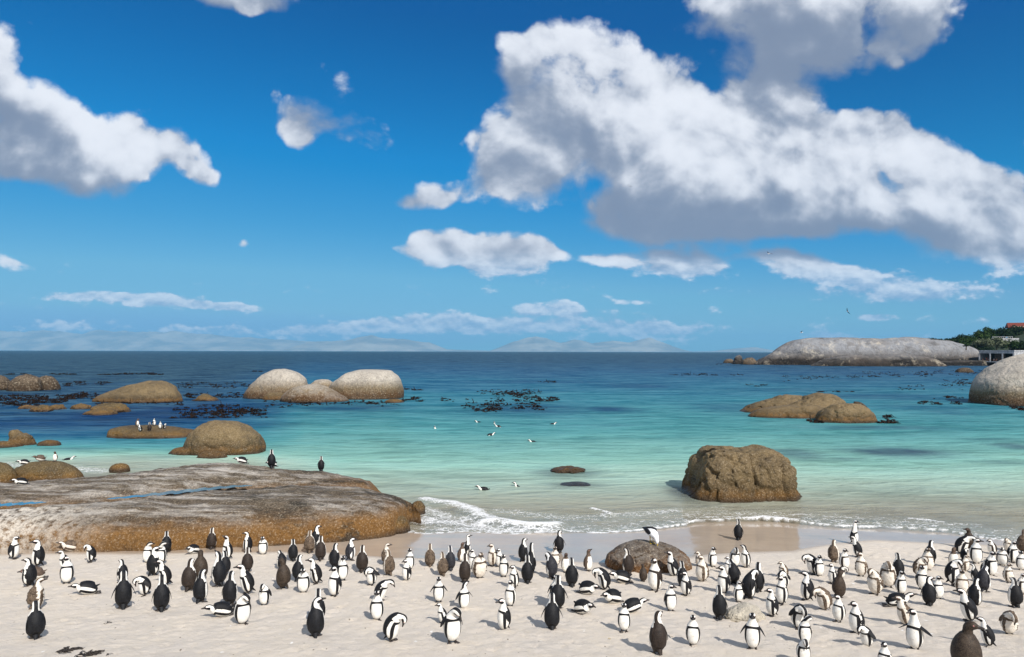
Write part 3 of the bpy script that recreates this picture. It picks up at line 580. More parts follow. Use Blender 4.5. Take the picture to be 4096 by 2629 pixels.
Zr = Zr + .09*strat*(Zr>0) + .14*fbm(nn*.5,4).reshape(X.shape) + .06*fbm(nn*2.5,4).reshape(X.shape)
chan = np.exp(-((Y-(chan_y(X)+.12+.10*qx))/.38)**2)*np.interp(X,[-24,-20,-9.5,-8],[0,1,1,0])
Zr = np.where(Zr>.3, Zr*(1-chan)+np.minimum(Zr,.93)*chan, Zr)
g_ = sand_z(X.ravel(),Y.ravel()).reshape(X.shape)
Zr = np.maximum(Zr, g_-.35)
slab = mesh_obj('slab_rock', np.stack([X.ravel(),Y.ravel(),Zr.ravel()],1), gridfaces(*X.shape), M_slab)
tag(slab,'enormous flat streaked granite slab filling the left shore, ochre along its foot','rock'); ROCKS.append(slab)
# rock pool in the channel
pool_m, nt = new_mat('pool_water')
pos = nt.node('ShaderNodeNewGeometry').outputs['Position']
finish(nt, pbsdf(nt, nt.mix(nt.noise(pos,1.2,3), srgb(40,96,130), srgb(86,140,160)), .06, nt.bump(nt.noise(pos,6,3),.15,.02), spec=.9))
def pool(x0,x1,wd,z,off,label):
    n = 60; xs = np.linspace(x0,x1,n); t = np.linspace(0,1,n); V=[]
    for i,x in enumerate(xs):
        ww = wd*math.sin(math.pi*t[i])**.6*(1+.35*math.sin(i*.9+x)); yy = float(chan_y(x))+.12+off
        V += [(x,yy-ww,z),(x,yy+ww*1.2,z)]
    V = np.array(V); Fc = np.array([[2*i,2*i+2,2*i+3,2*i+1] for i in range(n-1)])
    o = mesh_obj('rock_pool',V,Fc,pool_m,loc=tuple(V.mean(0))); tag(o,label,'rock pool')
pool(-13.4,-9.4,.30,1.0,0,'narrow blue rock pool running along the channel of the slab')
pool(-17.6,-15.0,.24,1.0,.05,'shallow pale pool near the left end of the slab')
tip = B('rock',1636,1704,2003,2062,M_och,'round ochre knob at the seaward tip of the slab',cat='rock',seed=70,depth=.9,sub=6,rough=.05,z0=0.)
B('rock',1500,1640,2052,2140,M_och,'lumpy ochre shoulder below the tip of the slab',cat='rock',seed=71,depth=.9,sub=6,rough=.05,z0=.0)

# ------------------------------------------------------------------ penguins
def plumage(name, back, white, fleck, ragged=0.):
    mt, nt = new_mat(name)
    tcn = nt.node('ShaderNodeTexCoord').outputs['Object']; info = nt.node('ShaderNodeObjectInfo').outputs['Random']
    w_ = nt.attr('white'); pk = nt.attr('pink')
    nz_ = nt.noise(tcn,70,3,.7); nb = nt.noise(tcn,14,3,.6)
    ww = nt.math('ADD', w_, nt.math('MULTIPLY_ADD', nb, .5+ragged, -.25-ragged*.5)); ww = nt.math('ADD', ww, nt.math('MULTIPLY_ADD', nz_, .3, -.15))
    m_ = nt.mr(ww,-.09,.09)
    bk = nt.mix(nt.mr(nz_,.45,.7), back, fleck); bk = nt.mix(nt.mr(nb,.4,.7,0,.45+ragged*.3), bk, fleck)
    dot = nt.mr(nt.voro(tcn,22,'F1',0),.10,.14,1,0)
    wh = nt.mix(nt.math('MULTIPLY',dot,nt.mr(nb,.50,.56,0,.8)), white, srgb(60,56,54))
    wh = nt.mix(nt.mr(nb,.42,.7,0,.55), wh, srgb(196,184,166))
    c = nt.mix(m_, bk, wh); c = nt.mix(nt.mr(pk,.3,.6), c, srgb(206,140,138))
    nrm = nt.bump(nt.math('ADD',nz_,nt.math('MULTIPLY',nb,1+ragged*2)), .5+ragged*.4, .008+ragged*.012)
    finish(nt, pbsdf(nt, c, .6, nrm, spec=.22)); return mt
PM = dict(adult=plumage('plumage_adult', srgb(13,13,15), srgb(232,230,224), srgb(36,37,41)),
          grey=plumage('plumage_slate', srgb(26,26,30), srgb(242,240,236), srgb(62,62,68)),
          brown=plumage('plumage_worn_brown', srgb(34,28,25), srgb(236,232,224), srgb(64,54,47)),
          juv=plumage('plumage_juvenile', srgb(72,58,48), srgb(240,236,226), srgb(112,96,84)),
          dark=plumage('plumage_dark_young', srgb(40,32,27), srgb(214,204,190), srgb(84,72,60)),
          moult=plumage('plumage_moulting', srgb(50,40,33), srgb(226,218,206), srgb(132,114,96), ragged=.55))
skin_m, nt = new_mat('webbed_skin'); tcn = nt.node('ShaderNodeTexCoord').outputs['Object']
finish(nt, pbsdf(nt, nt.mix(nt.noise(tcn,40,3,.6), srgb(20,18,18), srgb(74,66,62)), .45, spec=.4))
def rot2(vx, vy, a): return vx*math.cos(a)+vy*math.sin(a)
def make_penguin(A=86, lean=0, neck=0, head=88, twist=0, neckl=1., fl=(14,14), flf=(4,4), kind='adult', feet='stand', fat=1., seed=0, n_r=30, headyaw=0):
    """one continuous loft from vent to beak tip, with flippers, tail and webbed feet joined in; faces +X.
    A body angle, neck bend forward (+) or back (-), head: how far the head folds forward from the neck, twist turns it sideways"""
    rg = random.Random(seed)
    S  = [0,.012,.035,.07,.11,.16,.21,.26,.31,.35,.385,.42,.455,.485,.51,.535,.56,.585,.605,.622,.64,.660,.682,.69]
    RL = [.020,.046,.076,.100,.116,.122,.122,.117,.106,.093,.079,.065,.055,.0495,.0485,.0500,.0495,.044,.034,.021,.0135,.011,.007,.001]
    RD = [.018,.042,.070,.094,.112,.120,.121,.115,.102,.088,.074,.061,.053,.049,.0495,.0505,.0495,.043,.033,.022,.0165,.0145,.0095,.001]
    ns = 64; ss = np.concatenate([np.linspace(0,.44,30),np.linspace(.45,.69,34)])
    rl = np.interp(ss,S,RL); rd = np.interp(ss,S,RD)
    body = ss<.44; rl = np.where(body, rl*fat, rl); rd = np.where(body, rd*fat, rd)
    # frames
    t = np.array([math.cos(R(A-22)),0,math.sin(R(A-22))]); l = np.array([0.,1.,0.]); v = np.cross(l,t)*-1
    v = np.array([math.sin(R(A-22)),0,-math.cos(R(A-22))])
    c = np.zeros(3); C=[];T=[];Lv=[];Vv=[]
    def rotv(x,k,a): return x*math.cos(a)+np.cross(k,x)*math.sin(a)+k*(k@x)*(1-math.cos(a))
    prev = 0; fk = feet
    def smooth(x,a,b): x=min(max((x-a)/(b-a),0),1); return x*x*(3-2*x)
    for s in ss:
        ds = s-prev; st = ds*(neckl if .36<s<.50 else 1.)
        # bending towards the belly is +
        bend = R(-22-8)*(smooth(s,0,.12)-smooth(prev,0,.12)) + R(8+lean)*(smooth(s,.12,.36)-smooth(prev,.12,.36)) + R(neck)*(smooth(s,.34,.50)-smooth(prev,.34,.50)) + R(head)*(smooth(s,.495,.60)-smooth(prev,.495,.60))
        tw = R(twist)*(smooth(s,.36,.50)-smooth(prev,.36,.50))
        if tw: l = rotv(l,t,tw); v = rotv(v,t,tw)
        if bend:
            ax = np.cross(t,v); t = rotv(t,ax,bend); v = rotv(v,ax,bend)
        c = c+t*st; prev = s; C.append(c.copy());T.append(t.copy());Lv.append(l.copy());Vv.append(v.copy())
    C=np.array(C);T=np.array(T);Lv=np.array(Lv);Vv=np.array(Vv)
    th = np.linspace(-math.pi,math.pi,n_r,endpoint=False)
    Vt = (C[:,None,:]+Vv[:,None,:]*(np.cos(th)[None,:,None]*rd[:,None,None])+Lv[:,None,:]*(np.sin(th)[None,:,None]*rl[:,None,None]))
    # belly hangs a little fuller than the back
    s2 = ss[:,None]+0*th[None]; ta = np.abs(np.degrees(th))[None]+0*ss[:,None]
    W = np.full(s2.shape,-1.)
    if kind in ('juv','dark'):
        lim = 78 if kind=='juv' else -20
        W = (lim-ta)/12; W = np.minimum(W, (.405-s2)/.02) if kind=='juv' else np.minimum(W,(.34-s2)/.02)
        if kind=='juv': W = np.maximum(W, np.minimum((s2-.50)/.02, (60-np.abs(ta-105))/30)*.0-.6)
    else:
        inner = np.minimum((50-ta)/8, (.328-.022*(ta/50)**2-s2)/.010)                 # white belly inside the band
        outerw = np.maximum((ta-77)/8, (s2-(.364-.024*(np.minimum(ta,76)/76)**2))/.010)
        flank = np.minimum(outerw, (np.interp(s2,[0,.1,.2,.33,.40,.46],[94,101,104,107,115,128])-ta)/8)
        flank = np.minimum(flank, (s2-.05)/.02)
        body_w = np.maximum(inner, flank)
        # head: black face and chin, white stripe from brow round the cheek to the throat, black crown
        stripe = np.minimum((ta-102)/8,(147-ta)/8); stripe = np.minimum(stripe,(.606-s2)/.006)
        thr = np.minimum((.512-s2+.03*np.clip((ta-60)/60,0,1))/.008, (np.interp(s2,[.4,.52],[118,146])-ta)/8)
        head_w = np.maximum(stripe, thr)
        W = np.where(s2<.43, body_w, head_w)
    pink = np.clip(1-np.hypot((s2-.590)/.012,(ta-108)/17),0,1)*1.1*(1 if kind not in('dark',) else .8)
    nV = ns*n_r; V = Vt.reshape(-1,3); Wt = W.reshape(-1); Pk = pink.reshape(-1)
    j = np.arange(n_r); fc = []
    r_ = np.arange(ns-1)[:,None]; cc_ = j[None,:]; c2 = (cc_+1)%n_r
    Fb = np.stack([r_*n_r+cc_,(r_+1)*n_r+cc_,(r_+1)*n_r+c2,r_*n_r+c2],-1).reshape(-1,4)
    mi = (ss[:-1]>.618).astype(int).repeat(n_r)
    parts_V=[V]; parts_F=[Fb]; parts_W=[Wt]; parts_P=[Pk]; parts_M=[mi]; off=nV
    if kind=='moult':
        rs = np.random.RandomState(seed); nn_ = fbm(V*38+seed*3.1,3); nd = V-np.repeat(C,n_r,0); nd/= (np.linalg.norm(nd,axis=1)[:,None]+1e-6)
        fluff = np.where((Wt<.3)&(np.repeat(ss,n_r)>.03)&(np.repeat(ss,n_r)<.46),1,.15)*(np.repeat(ss,n_r)<.60)
        V += nd*(np.clip(nn_,-.2,1)*.040*fluff)[:,None]
    def add(Vn,Fn,Wn,m_):
        nonlocal off
        Vn=np.asarray(Vn,float); Fn=np.asarray(Fn); parts_V.append(Vn); parts_F.append(Fn+off); parts_W.append(np.full(len(Vn),Wn) if np.isscalar(Wn) else np.asarray(Wn)); parts_P.append(np.zeros(len(Vn))); parts_M.append(np.full(len(Fn),m_)); off+=len(Vn)
    # flippers
    iS = int(np.argmin(np.abs(ss-.345))); cS=C[iS]; tS=T[iS]; lS=np.array([0.,1.,0.]); vS=Vv[int(np.argmin(np.abs(ss-.33)))]; vS=np.cross(tS,lS)*1.0
    if vS@Vv[10] <0: vS=-vS
    for sd,ang,fw in ((1,fl[0],flf[0]),(-1,fl[1],flf[1])):
        root = cS + lS*sd*rl[iS]*.86 - vS*.008
        m=9; K=12; u = np.linspace(0,1,m); Lf=.205
        wd = np.interp(u,[0,.12,.4,.7,.9,1],[.030,.043,.047,.040,.022,.002]); tk = np.interp(u,[0,.3,1],[.015,.008,.002])
        base = lS*sd; PV=[]; PW=[]
        for i,uu in enumerate(u):
            a_ = R(ang)*(.75+.35*uu); d = -tS*math.cos(a_)+base*math.sin(a_); d = d*math.cos(R(fw))+vS*math.sin(R(fw)); 
            out = base*math.cos(a_)+tS*math.sin(a_)
            bow = out*(.018*math.sin(math.pi*uu)*.9) - vS*(.02*uu*uu)
            ctr = root+d*Lf*uu+bow
            for q in np.linspace(0,2*math.pi,K,endpoint=False):
                PV.append(ctr+vS*math.cos(q)*wd[i]+out*math.sin(q)*tk[i]); PW.append(.7 if math.sin(q)<-.3 and abs(math.cos(q))<.85 and 0.1<uu<.9 and kind!='dark' else -1)
        Ff = gridfaces(m,K,True); 
        if sd<0: Ff=Ff[:,::-1]
        add(PV,Ff,PW,0); add([PV[-1-k] for k in range(K)],[[0,k,k+1,k+1] for k in range(1,K-1)] if False else np.array([[0,i_,i_+1,min(i_+2,K-1)] for i_ in range(1,K-2,2)]),-1.,0)
    # tail
    t0=T[2]; v0=Vv[2]; PV=[]
    m=5; K=8
    for i,uu in enumerate(np.linspace(0,1,m)):
        ctr = C[5]-v0*.030 - t0*(.01+.115*uu) - v0*.034*uu
        for q in np.linspace(0,2*math.pi,K,endpoint=False): PV.append(ctr+lS*math.cos(q)*(.056-.036*uu)+v0*math.sin(q)*(.036-.031*uu))
    add(PV,gridfaces(m,K,True),-1.,0)
    V = np.concatenate(parts_V); 
    # ground contact
    if feet=='stand':
        body_low = 0.040; V[:,2] += body_low - 0.0
        fx = float(C[6,0])*.55+.02; PVb=[]
        zmin = V[:,2].min()
        if zmin<.004: V[:,2] += .004-zmin
        hipz = .09
        V0 = V
        feetV=[];feetF=[];o_=0
        for sd,dx in ((1,rg.uniform(-.012,.02)),(-1,rg.uniform(-.012,.02))):
            y0=sd*.046; x0=fx+dx
            # short leg
            K=8
            for zz,rr,xx in ((hipz+.03,.030,x0-.01),(.055,.021,x0-.004),(.016,.015,x0)):
                for q in np.linspace(0,2*math.pi,K,endpoint=False): feetV.append((xx+rr*math.cos(q),y0+rr*math.sin(q),zz))
            feetF += (gridfaces(3,K,True)+o_).tolist(); o_ += 3*K
            # webbed foot: heel, three toes
            sp_=sd*.10
            outl=[(-.020,-.010),(.018,-.020),(.060,-.040),(.078,-.036),(.064,-.014),(.088,-.004),(.092,.006),(.066,.014),(.076,.036),(.058,.038),(.018,.020),(-.020,.010)]
            top_=[];bot=[]
            for k,(ax,ay) in enumerate(outl):
                rx = ax*math.cos(sp_*2)-ay*math.sin(sp_*2)+x0; ry = ax*math.sin(sp_*2)+ay*math.cos(sp_*2)+y0
                top_.append((rx,ry,.010 if ax>.05 else .018)); bot.append((rx,ry,-.004))
            n_=len(outl); feetV += top_+bot+[(x0+.01,y0,.028)]
            for k in range(n_):
                k2=(k+1)%n_; feetF.append([o_+k,o_+k2,o_+2*n_,o_+2*n_]); feetF.append([o_+n_+k,o_+n_+k2,o_+k2,o_+k])
            o_ += 2*n_+1
        parts_V=[V]; F_=parts_F+[np.array(feetF)+off]; parts_V.append(np.array(feetV)); parts_W.append(np.full(len(feetV),-1.)); parts_P.append(np.zeros(len(feetV))); parts_M.append(np.ones(len(feetF),int))
        V=np.concatenate(parts_V); parts_F=F_
        V[:,0]-=fx
    else:
        zmin = V[:,2].min(); V[:,2]-= zmin+.004; V[:,0]-= .30
        if feet=='lie':
            fV=[];fF=[];o_=0
            for sd in (1,-1):
                outl=[(.03,-.012),(-.02,-.014),(-.075,-.034),(-.088,.0),(-.075,.034),(-.02,.014),(.03,.012)]
                n_=7; fV += [(ax-.30+.02,ay+sd*.05,.022) for ax,ay in outl]+[(ax-.30+.02,ay+sd*.05,.004) for ax,ay in outl]+[(-.30,sd*.05,.03)]
                for k in range(n_):
                    k2=(k+1)%n_; fF.append([o_+k,o_+k2,o_+14,o_+14]); fF.append([o_+n_+k,o_+n_+k2,o_+k2,o_+k])
                o_+=15
            parts_F.append(np.array(fF)+off); parts_W.append(np.full(len(fV),-1.)); parts_P.append(np.zeros(len(fV))); parts_M.append(np.ones(len(fF),int)); V=np.concatenate([V,np.array(fV)])
    Fa = np.concatenate(parts_F); faces=[]
    for f in Fa.tolist(): faces.append(f[:3] if f[2]==f[3] else f)
    return V, faces, np.concatenate(parts_W), np.concatenate(parts_P), np.concatenate(parts_M)
POSE = dict(
 U=dict(A=84,lean=0,neck=0,head=88,neckl=.72), T=dict(A=84,lean=-2,neck=-4,head=90,neckl=1.55,fat=.90), K=dict(A=80,neck=-14,head=64,neckl=.9),
 L=dict(A=72,lean=4,neck=-8,head=80,neckl=.8), H=dict(A=80,lean=6,neck=4,head=84,neckl=.5,fat=1.08), F=dict(A=72,lean=22,neck=34,head=84,neckl=.9),
 P=dict(A=84,lean=12,neck=34,head=124,neckl=.7), S=dict(A=84,lean=0,neck=44,head=96,twist=120,neckl=.95), R=dict(A=78,lean=14,neck=40,head=96,twist=70),
 B=dict(A=80,lean=26,neck=66,head=96,neckl=.8), N=dict(A=50,lean=60,neck=40,head=60), D=dict(A=10,lean=-10,neck=-26,head=34,neckl=.5,fat=1.08,feet='lie',fl=(12,12)),
 C=dict(A=12,lean=2,neck=-30,head=44,neckl=.3,fat=1.12,feet='lie',fl=(10,10)), Z=dict(A=6,lean=-10,neck=-34,head=52,feet='none',fl=(16,16)), J=dict(A=40,lean=-8,neck=-24,head=74,feet='none',fl=(18,18)))
_pc = [0]
def penguin(loc, heading, pose='U', kind='adult', height=None, label='', yaw=0, fl=None, group=None, **kw):
    """heading: 0 faces the camera, 90 the right of the view, 180 away, 270 the left"""
    _pc[0]+=1; rg = random.Random(_pc[0]*7+1)
    p = dict(POSE[pose]); p.update(kw)
    if yaw: p['twist'] = p.get('twist',0)+yaw
    if fl is not None: p['fl']=fl if isinstance(fl,tuple) else (fl,fl)
    elif 'fl' not in p: p['fl']=(rg.uniform(7,16),rg.uniform(7,16))
    p['flf']=(rg.uniform(-4,8),rg.uniform(-4,8)); p['A']+=rg.uniform(-2,2); p['fat']=1.05*p.get('fat',1)*rg.uniform(.95,1.05)*(1.08 if kind in('dark','moult') else 1)
    V,Fc,W,Pk,M = make_penguin(kind=kind,seed=_pc[0],**p)
    s = 1.
    if height: s = height/(V[:,2].max())
    s = min(max(s,.66),1.25) if height else 1.
    o = mesh_obj('penguin', V*s, Fc, [PM[kind],skin_m], attrs={'white':W,'pink':Pk}, mi=M)
    o.location = loc; o.rotation_euler = (0,0,R(heading-90)); 
    tag(o,label,'penguin',group); return o, s

